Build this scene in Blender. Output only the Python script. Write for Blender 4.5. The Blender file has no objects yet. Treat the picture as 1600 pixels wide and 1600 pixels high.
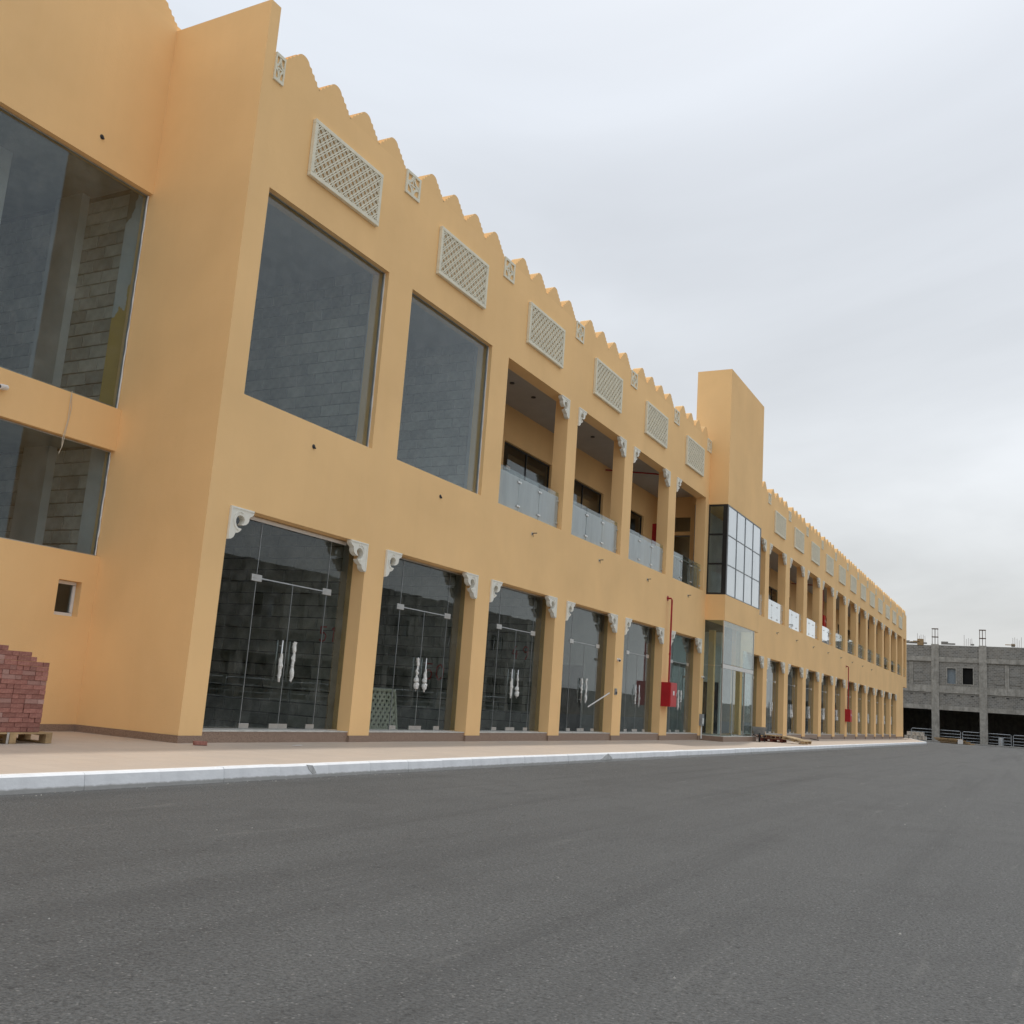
import bpy, bmesh, math, random
from mathutils import Vector, Matrix
random.seed(7)
scene = bpy.context.scene
col = scene.collection
R = math.radians

# ------------------------------------------------------------------ camera
cam_d = bpy.data.cameras.new('camera')
cam = bpy.data.objects.new('camera', cam_d); col.objects.link(cam)
cam_d.sensor_width = 36.0; cam_d.lens = 36.0 * 1560.148 / 1600.0
cam_d.clip_start = 0.05; cam_d.clip_end = 4000
def cam_matrix(pitch, roll, yaw):
    return Matrix.Rotation(yaw, 3, 'Z') @ Matrix.Rotation(pitch, 3, 'X') @ Matrix.Rotation(roll, 3, 'Y')
_m = cam_matrix(R(10.5152), R(-4.0651), R(-61.8959))       # x right, y forward, z up
_c = Matrix((_m.col[0], _m.col[2], -_m.col[1])).transposed()
cam.matrix_world = Matrix.Translation((-12.3361, -11.9398, 1.0592)) @ _c.to_4x4()
scene.camera = cam

# ------------------------------------------------------------------ light, sky, exposure
KX, KY = 0.54, 0.098                                        # shadow shift per metre of height
SUN_DIR = Vector((KX, KY, 1.0)).normalized()                # towards the sun
SUN_EL = math.asin(SUN_DIR.z); SUN_AZ = math.atan2(SUN_DIR.x, SUN_DIR.y)
sun_d = bpy.data.lights.new('sun', 'SUN'); sun_d.energy = 1.4; sun_d.angle = R(1.8); sun_d.color = (1.0, 0.95, 0.87)
sun = bpy.data.objects.new('sun', sun_d); col.objects.link(sun)
sun.rotation_euler = (-SUN_DIR).to_track_quat('-Z', 'Y').to_euler()
sun.location = (0, 0, 60)

w = bpy.data.worlds.new('World'); scene.world = w; w.use_nodes = True
nt = w.node_tree; nt.nodes.clear()
def N(t, typ, **kw):
    n = t.nodes.new(typ)
    for k, v in kw.items():
        if k.startswith('_'): setattr(n, k[1:], v)
        else: n.inputs[k.replace('__', ' ')].default_value = v
    return n
L = lambda t, a, b: t.links.new(a, b)
sky = N(nt, 'ShaderNodeTexSky'); sky.sky_type = 'NISHITA'; sky.sun_disc = False
sky.sun_elevation = SUN_EL; sky.sun_rotation = SUN_AZ; sky.dust_density = 3.0; sky.air_density = 1.2
tc = N(nt, 'ShaderNodeTexCoord')
sep = N(nt, 'ShaderNodeSeparateXYZ'); L(nt, tc.outputs['Generated'], sep.inputs[0])
def M(t, op, a, b=None, c=None, clamp=False):
    n = t.nodes.new('ShaderNodeMath'); n.operation = op; n.use_clamp = clamp
    for i, v in enumerate((a, b, c)):
        if v is None: continue
        if isinstance(v, (int, float)): n.inputs[i].default_value = v
        else: t.links.new(v, n.inputs[i])
    return n.outputs[0]
zup = M(nt, 'MAXIMUM', sep.outputs['Z'], 0.0)
den = M(nt, 'ADD', zup, 0.22)
px = M(nt, 'DIVIDE', sep.outputs['X'], den); py = M(nt, 'DIVIDE', sep.outputs['Y'], den)
cmb = N(nt, 'ShaderNodeCombineXYZ'); L(nt, px, cmb.inputs[0]); L(nt, py, cmb.inputs[1])
no1 = N(nt, 'ShaderNodeTexNoise', Scale=0.75, Detail=6.0, Roughness=0.52, Distortion=0.7); L(nt, cmb.outputs[0], no1.inputs['Vector'])
var = M(nt, 'MULTIPLY_ADD', no1.outputs['Fac'], 0.95, 0.515)
grad = M(nt, 'MULTIPLY_ADD', M(nt, 'POWER', zup, 2.5), 0.9, 1.0)  # an overcast sky is brighter overhead
lum = M(nt, 'MULTIPLY', M(nt, 'MULTIPLY', var, grad), 6.35)
ramp = N(nt, 'ShaderNodeValToRGB')
ramp.color_ramp.elements[0].position = 0.0; ramp.color_ramp.elements[0].color = (0.985, 0.995, 0.99, 1)
ramp.color_ramp.elements[1].position = 0.55; ramp.color_ramp.elements[1].color = (0.925, 0.98, 1.05, 1)
L(nt, zup, ramp.inputs[0])
cl = N(nt, 'ShaderNodeVectorMath', _operation='SCALE'); L(nt, ramp.outputs[0], cl.inputs[0]); L(nt, lum, cl.inputs['Scale'])
mx = N(nt, 'ShaderNodeMix', _data_type='RGBA'); mx.inputs[0].default_value = 0.88
L(nt, sky.outputs[0], mx.inputs[6]); L(nt, cl.outputs[0], mx.inputs[7])
bg = N(nt, 'ShaderNodeBackground', Strength=0.1); L(nt, mx.outputs[2], bg.inputs[0])
out = N(nt, 'ShaderNodeOutputWorld'); L(nt, bg.outputs[0], out.inputs[0])

vs = scene.view_settings
vs.view_transform = 'Standard'; vs.look = 'None'; vs.gamma = 1.0; vs.exposure = 0.24; vs.use_curve_mapping = False
scene.render.engine = 'CYCLES'
scene.cycles.max_bounces = 8; scene.cycles.transparent_max_bounces = 16
scene.cycles.diffuse_bounces = 4; scene.cycles.glossy_bounces = 4

# ------------------------------------------------------------------ materials
MATS = {}
def base_mat(name, rough=0.8, spec=0.3, metal=0.0):
    m = bpy.data.materials.new(name); m.use_nodes = True
    t = m.node_tree; b = t.nodes['Principled BSDF']
    b.inputs['Roughness'].default_value = rough; b.inputs['Specular IOR Level'].default_value = spec
    b.inputs['Metallic'].default_value = metal
    MATS[name] = m
    return m, t, b
def coords(t, kind='Object', scale=(1, 1, 1)):
    c = t.nodes.new('ShaderNodeTexCoord'); mp = t.nodes.new('ShaderNodeMapping')
    mp.inputs['Scale'].default_value = scale
    t.links.new(c.outputs[kind], mp.inputs[0]); return mp.outputs[0]
def noise(t, vec, scale, detail=4.0, rough=0.55, dist=0.0):
    n = t.nodes.new('ShaderNodeTexNoise')
    n.inputs['Scale'].default_value = scale; n.inputs['Detail'].default_value = detail
    n.inputs['Roughness'].default_value = rough; n.inputs['Distortion'].default_value = dist
    t.links.new(vec, n.inputs['Vector']); return n.outputs['Fac']
def mixc(t, fac, a, b, mode='MIX'):
    n = t.nodes.new('ShaderNodeMix'); n.data_type = 'RGBA'; n.blend_type = mode
    for i, v in ((0, fac), (6, a), (7, b)):
        if isinstance(v, (int, float)): n.inputs[i].default_value = v
        elif isinstance(v, tuple): n.inputs[i].default_value = v if len(v) == 4 else v + (1,)
        else: t.links.new(v, n.inputs[i])
    return n.outputs[2]
def rampv(t, v, p0, p1):
    n = t.nodes.new('ShaderNodeMapRange'); n.inputs[1].default_value = p0; n.inputs[2].default_value = p1
    t.links.new(v, n.inputs[0]); return n.outputs[0]
def bump(t, b, h, strength, dist=0.01):
    n = t.nodes.new('ShaderNodeBump'); n.inputs['Strength'].default_value = strength; n.inputs['Distance'].default_value = dist
    t.links.new(h, n.inputs['Height']); t.links.new(n.outputs[0], b.inputs['Normal'])

def plain(name, c, rough=0.6, spec=0.4, metal=0.0, var=0.12, scale=6.0, bmp=0.0, rnd=0.0):
    m, t, b = base_mat(name, rough, spec, metal)
    v = coords(t)
    f = noise(t, v, scale, 5)
    lo = tuple(x * (1 - var) for x in c); hi = tuple(min(1, x * (1 + var)) for x in c)
    o = mixc(t, rampv(t, f, 0.3, 0.7), lo, hi)
    if rnd:
        oi = t.nodes.new('ShaderNodeObjectInfo')
        k = M(t, 'MULTIPLY_ADD', oi.outputs['Random'], 2 * rnd, 1 - rnd)
        vm = t.nodes.new('ShaderNodeVectorMath'); vm.operation = 'SCALE'
        t.links.new(o, vm.inputs[0]); t.links.new(k, vm.inputs['Scale']); o = vm.outputs[0]
    t.links.new(o, b.inputs['Base Color'])
    if bmp: bump(t, b, noise(t, v, scale * 12, 3), bmp)
    return m

# yellow-ochre stucco: faint roller mottling, rain streaks, small specks
def stucco(name, c):
    m, t, b = base_mat(name, 0.88, 0.18)
    v = coords(t)
    big = noise(t, v, 0.45, 4, 0.5, 0.3); mid = noise(t, v, 3.2, 5, 0.6)
    st = noise(t, coords(t, 'Object', (2.2, 2.2, 0.12)), 1.5, 5, 0.6)
    o = mixc(t, rampv(t, big, 0.3, 0.7), tuple(x * 0.93 for x in c), tuple(x * 1.045 for x in c))
    o = mixc(t, M(t, 'MULTIPLY', rampv(t, st, 0.5, 0.8), 0.10), o, (c[0] * .78, c[1] * .74, c[2] * .72))
    o = mixc(t, M(t, 'MULTIPLY', rampv(t, mid, 0.45, 0.8), 0.12), o, (c[0] * 1.02, c[1] * 1.05, c[2] * 1.15))
    lap = noise(t, coords(t, 'Object', (.9, .9, .35)), 1.3, 6, .7, .8)
    o = mixc(t, M(t, 'MULTIPLY', rampv(t, lap, .5, .72), .13), o, (c[0] * 1.02, c[1] * 1.06, c[2] * 1.2))
    speck = rampv(t, noise(t, v, 26, 2), .70, .76)
    o = mixc(t, M(t, 'MULTIPLY', speck, .16), o, (c[0] * .7, c[1] * .66, c[2] * .6))
    t.links.new(o, b.inputs['Base Color'])
    h = M(t, 'ADD', noise(t, v, 55, 3), M(t, 'MULTIPLY', noise(t, v, 5, 3), 1.2))
    bump(t, b, h, 0.16, 0.02)
    return m
stucco('stucco', (0.945, 0.622, 0.30))
plain('cream_grc', (0.80, 0.76, 0.615), 0.7, 0.3, var=0.06, scale=5, bmp=0.1)
plain('white_grc', (0.84, 0.82, 0.73), 0.6, 0.35, var=0.05, scale=8, bmp=0.06)
plain('ceiling', (0.52, 0.49, 0.46), 0.9, 0.2, var=0.05, scale=2)
plain('concrete', (0.37, 0.36, 0.335), 0.9, 0.25, var=0.22, scale=2.2, bmp=0.3)
plain('white_plaster', (0.72, 0.74, 0.74), 0.9, 0.2, var=0.1, scale=1.6)
m, t, b = base_mat('far_concrete', 0.92, 0.2)
v = coords(t); st_ = noise(t, coords(t, 'Object', (1.4, 1.4, .18)), 1.2, 6, .7, .5)
o = mixc(t, rampv(t, noise(t, v, 1.6, 6, .7, .4), .3, .7), (.24, .228, .2), (.48, .46, .415))
o = mixc(t, M(t, 'MULTIPLY', rampv(t, st_, .5, .7), .55), o, (.13, .125, .112))
t.links.new(o, b.inputs['Base Color'])
plain('plaster', (0.62, 0.62, 0.605), 0.9, 0.2, var=0.12, scale=1.6, bmp=0.15)
plain('block', (0.50, 0.485, 0.44), 0.95, 0.15, var=0.14, scale=7, bmp=0.5, rnd=0.26)
plain('mortar', (0.10, 0.097, 0.09), 0.95, 0.1, var=0.2, scale=8, bmp=0.3)
plain('steel', (0.62, 0.62, 0.61), 0.28, 0.5, 0.9, var=0.08, scale=9)
plain('galv', (0.50, 0.52, 0.53), 0.45, 0.5, 0.75, var=0.15, scale=5)
plain('alu_white', (0.78, 0.78, 0.77), 0.45, 0.5, var=0.05)
plain('black_frame', (0.012, 0.013, 0.014), 0.4, 0.5, var=0.2)
plain('dark_metal', (0.05, 0.05, 0.052), 0.55, 0.4, 0.3, var=0.3)
plain('grey_frame', (0.22, 0.24, 0.25), 0.4, 0.5, 0.5, var=0.1)
plain('wrap', (0.80, 0.80, 0.77), 0.45, 0.5, var=0.12, scale=25, bmp=0.5)
plain('red_paint', (0.50, 0.016, 0.02), 0.35, 0.5, var=0.12, scale=3)
plain('red_pipe', (0.36, 0.018, 0.022), 0.45, 0.45, var=0.2, scale=6)
plain('spray_red', (0.62, 0.03, 0.025), 0.8, 0.2, var=0.3, scale=14)
plain('timber', (0.42, 0.29, 0.155), 0.85, 0.2, var=0.28, scale=5, bmp=0.4, rnd=0.22)
plain('timber_red', (0.16, 0.055, 0.04), 0.85, 0.2, var=0.3, scale=5, bmp=0.4, rnd=0.2)
plain('timber_pale', (0.52, 0.40, 0.25), 0.85, 0.2, var=0.25, scale=5, bmp=0.4, rnd=0.2)
plain('rust', (0.11, 0.06, 0.04), 0.9, 0.2, var=0.4, scale=9)
plain('rubber', (0.02, 0.02, 0.021), 0.8, 0.3, var=0.2)
plain('cement_grey', (0.30, 0.31, 0.31), 0.8, 0.3, var=0.2, scale=6)
plain('cardboard', (0.36, 0.25, 0.14), 0.85, 0.2, var=0.15)
plain('cable', (0.62, 0.55, 0.44), 0.6, 0.3)
plain('painted_dark', (0.02, 0.02, 0.02), 0.95, 0.1)  # near-black colour standing in for unlit depth
plain('painted_sky_blue', (0.22, 0.27, 0.31), 0.4, 0.5, var=0.2)  # colour standing in for sky that shows through a window
plain('grit', (0.36, 0.35, 0.32), 0.9, 0.2)
plain('kerb_bare', (0.5, 0.5, 0.49), 0.9, 0.2, var=0.2, scale=12)
plain('stone_dust', (0.60, 0.58, 0.53), 0.9, 0.2, var=0.2)
# granite skirting
m, t, b = base_mat('granite', 0.45, 0.45)
v = coords(t); f = noise(t, v, 60, 3, 0.7); g = noise(t, v, 2.5, 4)
o = mixc(t, rampv(t, f, 0.35, 0.65), (0.17, 0.105, 0.075), (0.40, 0.29, 0.22)); o = mixc(t, M(t, 'MULTIPLY', g, 0.35), o, (0.28, 0.2, 0.15))
t.links.new(o, b.inputs['Base Color'])
# red pavers
m, t, b = base_mat('paver_red', 0.92, 0.15)
v = coords(t); oi = t.nodes.new('ShaderNodeObjectInfo'); f = noise(t, v, 30, 4)
o = mixc(t, rampv(t, f, 0.3, 0.7), (0.27, 0.115, 0.092), (0.39, 0.19, 0.155))
o = mixc(t, M(t, 'MULTIPLY', rampv(t, oi.outputs['Random'], 0.8, 1.0), 0.7), o, (0.46, 0.33, 0.29))
k = M(t, 'MULTIPLY_ADD', M(t, 'FRACT', M(t, 'MULTIPLY', oi.outputs['Random'], 7.3)), 0.4, 0.8)
vm = t.nodes.new('ShaderNodeVectorMath'); vm.operation = 'SCALE'; t.links.new(o, vm.inputs[0]); t.links.new(k, vm.inputs['Scale'])
t.links.new(vm.outputs[0], b.inputs['Base Color']); bump(t, b, noise(t, v, 90, 3), 0.4)
# pavement tiles (flat, joints hardly visible)
m, t, b = base_mat('paving', 0.62, 0.35)
v = coords(t)
br = t.nodes.new('ShaderNodeTexBrick'); br.offset = 0.0
br.inputs['Color1'].default_value = (0.55, 0.455, 0.37, 1); br.inputs['Color2'].default_value = (0.52, 0.43, 0.35, 1)
br.inputs['Mortar'].default_value = (0.42, 0.35, 0.29, 1); br.inputs['Scale'].default_value = 1.0
br.inputs['Mortar Size'].default_value = 0.004; br.inputs['Brick Width'].default_value = 0.4; br.inputs['Row Height'].default_value = 0.4
t.links.new(v, br.inputs['Vector'])
o = mixc(t, M(t, 'MULTIPLY', rampv(t, noise(t, v, 0.8, 5, 0.6, 0.5), 0.4, 0.75), 0.35), br.outputs['Color'], (0.45, 0.39, 0.335))
o = mixc(t, M(t, 'MULTIPLY', rampv(t, noise(t, v, 14, 4), 0.5, 0.8), 0.25), o, (0.62, 0.53, 0.44))
t.links.new(o, b.inputs['Base Color'])
t.links.new(M(t, 'MULTIPLY_ADD', noise(t, v, 1.5, 3), 0.35, 0.42), b.inputs['Roughness'])
bump(t, b, noise(t, v, 40, 3), 0.12)
# asphalt
m, t, b = base_mat('asphalt', 0.86, 0.28)
v = coords(t)
fine = noise(t, v, 48, 3, 0.8); mid = noise(t, v, 15, 5, 0.7); big = noise(t, v, 0.16, 5, 0.6, 0.8); patchy = noise(t, v, 1.1, 5, 0.65, 0.4)
mp = t.nodes.new('ShaderNodeMapping'); mp.inputs['Rotation'].default_value = (0, 0, R(-7)); mp.inputs['Scale'].default_value = (0.05, 1.1, 1)
t.links.new(v, mp.inputs[0]); lane = noise(t, mp.outputs[0], 1.0, 6, 0.68, 0.6)
mp = t.nodes.new('ShaderNodeMapping'); mp.inputs['Rotation'].default_value = (0, 0, R(12)); mp.inputs['Scale'].default_value = (0.35, 4.0, 1)
t.links.new(v, mp.inputs[0]); scuff = noise(t, mp.outputs[0], 1.0, 6, 0.7, 0.9)
vo = t.nodes.new('ShaderNodeTexVoronoi'); vo.inputs['Scale'].default_value = 40; t.links.new(v, vo.inputs['Vector'])
o = mixc(t, rampv(t, fine, 0.3, 0.72), (0.028, 0.029, 0.029), (0.148, 0.149, 0.146))
o = mixc(t, M(t, 'MULTIPLY', rampv(t, big, 0.40, 0.70), 0.5), o, (0.122, 0.122, 0.118))
o = mixc(t, M(t, 'MULTIPLY', rampv(t, lane, 0.5, 0.68), 0.5), o, (0.05, 0.05, 0.05))
o = mixc(t, M(t, 'MULTIPLY', rampv(t, patchy, 0.5, 0.7), 0.42), o, (0.062, 0.062, 0.061))
o = mixc(t, M(t, 'MULTIPLY', rampv(t, scuff, 0.61, 0.74), 0.42), o, (0.20, 0.195, 0.18))
o = mixc(t, M(t, 'MULTIPLY', rampv(t, mid, 0.58, 0.70), 0.7), o, (0.028, 0.028, 0.027))
stone = M(t, 'MULTIPLY', rampv(t, vo.outputs['Distance'], 0.34, 0.14), rampv(t, noise(t, v, 19, 2), 0.52, 0.62))
o = mixc(t, M(t, 'MULTIPLY', stone, 0.6), o, (0.27, 0.265, 0.25))
t.links.new(o, b.inputs['Base Color'])
t.links.new(M(t, 'MULTIPLY_ADD', big, 0.25, 0.66), b.inputs['Roughness'])
bump(t, b, M(t, 'ADD', M(t, 'MULTIPLY', mid, 0.8), M(t, 'ADD', fine, M(t, 'MULTIPLY', vo.outputs['Distance'], 0.6))), 0.9, 0.014)
# painted kerb
m, t, b = base_mat('kerb_paint', 0.6, 0.3)
v = coords(t, 'Object'); sx = t.nodes.new('ShaderNodeSeparateXYZ'); t.links.new(v, sx.inputs[0])
edge = M(t, 'ADD', sx.outputs['Z'], M(t, 'MULTIPLY', noise(t, v, 9, 4), 0.03))
pf = rampv(t, edge, -0.115, -0.095)
wht = mixc(t, rampv(t, noise(t, v, 5, 5, 0.65), 0.35, 0.75), (0.88, 0.89, 0.90), (0.76, 0.77, 0.78))
o = mixc(t, pf, mixc(t, noise(t, v, 7, 4), (0.34, 0.335, 0.32), (0.50, 0.49, 0.47)), wht)
t.links.new(o, b.inputs['Base Color']); bump(t, b, noise(t, v, 30, 4), 0.2)
plain('bounce_sand', (0.55, 0.46, 0.35), 0.95, 0.1, var=0.2, scale=0.4, bmp=0.3)  # unseen ground, made pale to bounce light onto the facade
# far block-work: courses too small to pick apart
m, t, b = base_mat('far_blockwork', 0.95, 0.15)
v = coords(t)
br = t.nodes.new('ShaderNodeTexBrick')
br.inputs['Color1'].default_value = (0.27, 0.262, 0.24, 1); br.inputs['Color2'].default_value = (0.15, 0.146, 0.135, 1)
br.inputs['Mortar'].default_value = (0.36, 0.355, 0.335, 1); br.inputs['Scale'].default_value = 1.0; br.inputs['Mortar Size'].default_value = 0.02
br.inputs['Brick Width'].default_value = 0.4; br.inputs['Row Height'].default_value = 0.2
sp_ = t.nodes.new('ShaderNodeSeparateXYZ'); t.links.new(v, sp_.inputs[0]); cb_ = t.nodes.new('ShaderNodeCombineXYZ'); t.links.new(sp_.outputs['Y'], cb_.inputs[0]); t.links.new(sp_.outputs['Z'], cb_.inputs[1]); t.links.new(cb_.outputs[0], br.inputs['Vector'])
o = mixc(t, M(t, 'MULTIPLY', rampv(t, noise(t, v, 1.1, 5, 0.65), 0.35, 0.7), 0.5), br.outputs['Color'], (0.29, 0.265, 0.225))
t.links.new(o, b.inputs['Base Color'])

# glass: clear pane, reflection by angle (IOR kept right for rays leaving the pane)
def glass(name, tint, gloss=1.0, film=None, film_amt=0.0, film_top=None):
    m = bpy.data.materials.new(name); m.use_nodes = True; MATS[name] = m
    t = m.node_tree; t.nodes.clear()
    geo = t.nodes.new('ShaderNodeNewGeometry')
    ior = M(t, 'POWER', 1.52, M(t, 'MULTIPLY_ADD', geo.outputs['Backfacing'], -2.0, 1.0))
    fr = t.nodes.new('ShaderNodeFresnel'); t.links.new(ior, fr.inputs['IOR'])
    fac = M(t, 'MULTIPLY', fr.outputs[0], gloss, clamp=True)
    tr = t.nodes.new('ShaderNodeBsdfTransparent'); tr.inputs[0].default_value = tint + (1,)
    gl = t.nodes.new('ShaderNodeBsdfGlossy'); gl.inputs['Roughness'].default_value = 0.0; gl.inputs['Color'].default_value = (0.93, 0.97, 1.0, 1)
    # sheets of tempered glass are never quite flat
    v = coords(t); bp = t.nodes.new('ShaderNodeBump'); bp.inputs['Strength'].default_value = 0.02; bp.inputs['Distance'].default_value = 0.05
    t.links.new(noise(t, v, 0.9, 2), bp.inputs['Height']); t.links.new(bp.outputs[0], gl.inputs['Normal'])
    body = tr.outputs[0]
    if film:
        df = t.nodes.new('ShaderNodeBsdfDiffuse'); df.inputs[0].default_value = film + (1,)
        tl = t.nodes.new('ShaderNodeBsdfTranslucent'); tl.inputs[0].default_value = film + (1,)
        a = t.nodes.new('ShaderNodeMixShader'); a.inputs[0].default_value = 0.35
        t.links.new(df.outputs[0], a.inputs[1]); t.links.new(tl.outputs[0], a.inputs[2])
        st = noise(t, coords(t, 'Object', (1.6, 1.6, 0.35)), 1.0, 4, 0.6)
        amt = M(t, 'MULTIPLY_ADD', rampv(t, st, 0.3, 0.7), 0.24, film_amt - 0.12, clamp=True)
        if film_top:
            sz = t.nodes.new('ShaderNodeSeparateXYZ'); t.links.new(v, sz.inputs[0])
            ez = M(t, 'ADD', sz.outputs['Z'], M(t, 'MULTIPLY', noise(t, v, 4.0, 4), 0.06))
            amt = M(t, 'MULTIPLY', amt, rampv(t, ez, film_top + .01, film_top - .01))
        a2 = t.nodes.new('ShaderNodeMixShader'); t.links.new(amt, a2.inputs[0])
        t.links.new(tr.outputs[0], a2.inputs[1]); t.links.new(a.outputs[0], a2.inputs[2]); body = a2.outputs[0]
    else:
        # dust and smears
        df = t.nodes.new('ShaderNodeBsdfDiffuse'); df.inputs[0].default_value = (0.5, 0.5, 0.47, 1)
        sm = M(t, 'MULTIPLY', rampv(t, noise(t, v, 2.6, 6, 0.65, 0.4), 0.45, 0.85), 0.085)
        a2 = t.nodes.new('ShaderNodeMixShader'); t.links.new(sm, a2.inputs[0])
        t.links.new(tr.outputs[0], a2.inputs[1]); t.links.new(df.outputs[0], a2.inputs[2]); body = a2.outputs[0]
    s = t.nodes.new('ShaderNodeMixShader'); t.links.new(fac, s.inputs[0]); t.links.new(body, s.inputs[1]); t.links.new(gl.outputs[0], s.inputs[2])
    o = t.nodes.new('ShaderNodeOutputMaterial'); t.links.new(s.outputs[0], o.inputs[0])
glass('glass_shop', (0.71, 0.745, 0.735), 0.9)
glass('glass_upper', (0.84, 0.89, 0.90), 1.0)
glass('glass_clear', (0.84, 0.90, 0.89), 1.0)
glass('glass_film', (0.80, 0.86, 0.86), 1.0, (0.66, 0.71, 0.71), 0.55, 6.82)
glass('glass_film_white', (0.75, 0.8, 0.8), 2.2, (0.88, 0.92, 0.93), 0.93)

# ------------------------------------------------------------------ mesh helpers
class MB:
    def __init__(s): s.v = []; s.f = []
    def quad(s, a, b, c, d):
        i = len(s.v); s.v += [a, b, c, d]; s.f.append((i, i + 1, i + 2, i + 3))
    def box(s, x0, x1, y0, y1, z0, z1):
        i = len(s.v)
        s.v += [(x0, y0, z0), (x1, y0, z0), (x1, y1, z0), (x0, y1, z0), (x0, y0, z1), (x1, y0, z1), (x1, y1, z1), (x0, y1, z1)]
        s.f += [tuple(i + k for k in q) for q in ((3, 2, 1, 0), (4, 5, 6, 7), (0, 1, 5, 4), (1, 2, 6, 5), (2, 3, 7, 6), (3, 0, 4, 7))]
        return s
    def prism(s, pts, y0, y1):
        """outline pts (x, z), counter-clockwise seen from -y, extruded y0..y1"""
        i = len(s.v); n = len(pts)
        s.v += [(x, y0, z) for x, z in pts] + [(x, y1, z) for x, z in pts]
        s.f.append(tuple(range(i, i + n))); s.f.append(tuple(range(i + 2 * n - 1, i + n - 1, -1)))
        for k in range(n):
            a, b = i + k, i + (k + 1) % n
            s.f.append((b, a, a + n, b + n))
        return s
    def tube(s, path, r, n=8, cap=True):
        rings = []
        P = [Vector(p) for p in path]
        for k, p in enumerate(P):
            d = (P[min(k + 1, len(P) - 1)] - P[max(k - 1, 0)]).normalized()
            ref = Vector((0, 0, 1)) if abs(d.z) < 0.9 else Vector((1, 0, 0))
            u = d.cross(ref).normalized(); v_ = d.cross(u)
            rr = r[k] if isinstance(r, (list, tuple)) else r
            i = len(s.v)
            s.v += [tuple(p + (u * math.cos(2 * math.pi * q / n) + v_ * math.sin(2 * math.pi * q / n)) * rr) for q in range(n)]
            rings.append(i)
        for a, b_ in zip(rings, rings[1:]):
            for q in range(n):
                s.f.append((a + q, a + (q + 1) % n, b_ + (q + 1) % n, b_ + q))
        if cap:
            s.f.append(tuple(rings[0] + q for q in range(n))[::-1]); s.f.append(tuple(rings[-1] + q for q in range(n)))
        return s
    def obox(s, a, b, wdt, thk, n):
        """flat bar from a to b, width wdt, thickness thk along normal n"""
        a, b, n = Vector(a), Vector(b), Vector(n).normalized()
        d = (b - a).normalized(); u = n.cross(d) * (wdt / 2); q = n * (thk / 2)
        i = len(s.v)
        for base in (a, b):
            s.v += [tuple(base + u + q), tuple(base - u + q), tuple(base - u - q), tuple(base + u - q)]
        s.f += [tuple(i + k for k in f) for f in ((0, 1, 2, 3), (7, 6, 5, 4), (0, 4, 5, 1), (1, 5, 6, 2), (2, 6, 7, 3), (3, 7, 4, 0))]
        return s
    def mesh(s, name, mat, bevel=0.0, smooth=False):
        me = bpy.data.meshes.new(name); me.from_pydata(s.v, [], s.f); me.materials.append(MATS[mat])
        bm = bmesh.new(); bm.from_mesh(me)
        bmesh.ops.recalc_face_normals(bm, faces=bm.faces)
        if bevel: bmesh.ops.bevel(bm, geom=bm.edges[:], offset=bevel, segments=1, affect='EDGES')
        if smooth:
            for f in bm.faces: f.smooth = True
        bm.to_mesh(me); bm.free()
        return me
    def build(s, name, mat, parent=None, bevel=0.0, smooth=False):
        return inst(name, s.mesh(name, mat, bevel, smooth), (0, 0, 0), parent)
def inst(name, me, loc=(0, 0, 0), parent=None, rot=(0, 0, 0), scale=(1, 1, 1)):
    o = bpy.data.objects.new(name, me); col.objects.link(o)
    o.location = loc; o.rotation_euler = rot; o.scale = scale
    if parent: o.parent = parent
    return o
def tag(o, label, cat=None, group=None, kind=None):
    if label: o['label'] = label
    if cat: o['category'] = cat
    if group: o['group'] = group
    if kind: o['kind'] = kind
    return o
def empty(name, loc=(0, 0, 0), rz=0.0):
    o = bpy.data.objects.new(name, None); col.objects.link(o); o.location = loc; o.rotation_euler = (0, 0, rz)
    o.empty_display_size = 0.2
    return o
def structure(o): o['kind'] = 'structure'; return o

def wall_holes(mb, x0, x1, z0, z1, y0, y1, holes, swap=None):
    """a wall in the xz plane with rectangular holes and their reveals as one clean skin"""
    xs = sorted({x0, x1, *[h[0] for h in holes], *[h[1] for h in holes]}); zs = sorted({z0, z1, *[h[2] for h in holes], *[h[3] for h in holes]})
    xs = [x for x in xs if x0 <= x <= x1]; zs = [z for z in zs if z0 <= z <= z1]
    def solid(i, k):
        if i < 0 or k < 0 or i >= len(xs) - 1 or k >= len(zs) - 1: return False
        cx, cz = (xs[i] + xs[i + 1]) / 2, (zs[k] + zs[k + 1]) / 2
        return not any(a < cx < b_ and c < cz < d for a, b_, c, d in holes)
    P = (lambda x, y, z: (x, y, z)) if not swap else (lambda x, y, z: (y, x, z))
    for i in range(len(xs) - 1):
        for k in range(len(zs) - 1):
            if not solid(i, k): continue
            a, b_, c, d = xs[i], xs[i + 1], zs[k], zs[k + 1]
            mb.quad(P(a, y0, c), P(b_, y0, c), P(b_, y0, d), P(a, y0, d))
            mb.quad(P(a, y1, d), P(b_, y1, d), P(b_, y1, c), P(a, y1, c))
            if not solid(i - 1, k): mb.quad(P(a, y0, c), P(a, y0, d), P(a, y1, d), P(a, y1, c))
            if not solid(i + 1, k): mb.quad(P(b_, y0, d), P(b_, y0, c), P(b_, y1, c), P(b_, y1, d))
            if not solid(i, k - 1): mb.quad(P(a, y0, c), P(a, y1, c), P(b_, y1, c), P(b_, y0, c))
            if not solid(i, k + 1): mb.quad(P(a, y0, d), P(b_, y0, d), P(b_, y1, d), P(a, y1, d))
    return mb
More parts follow.
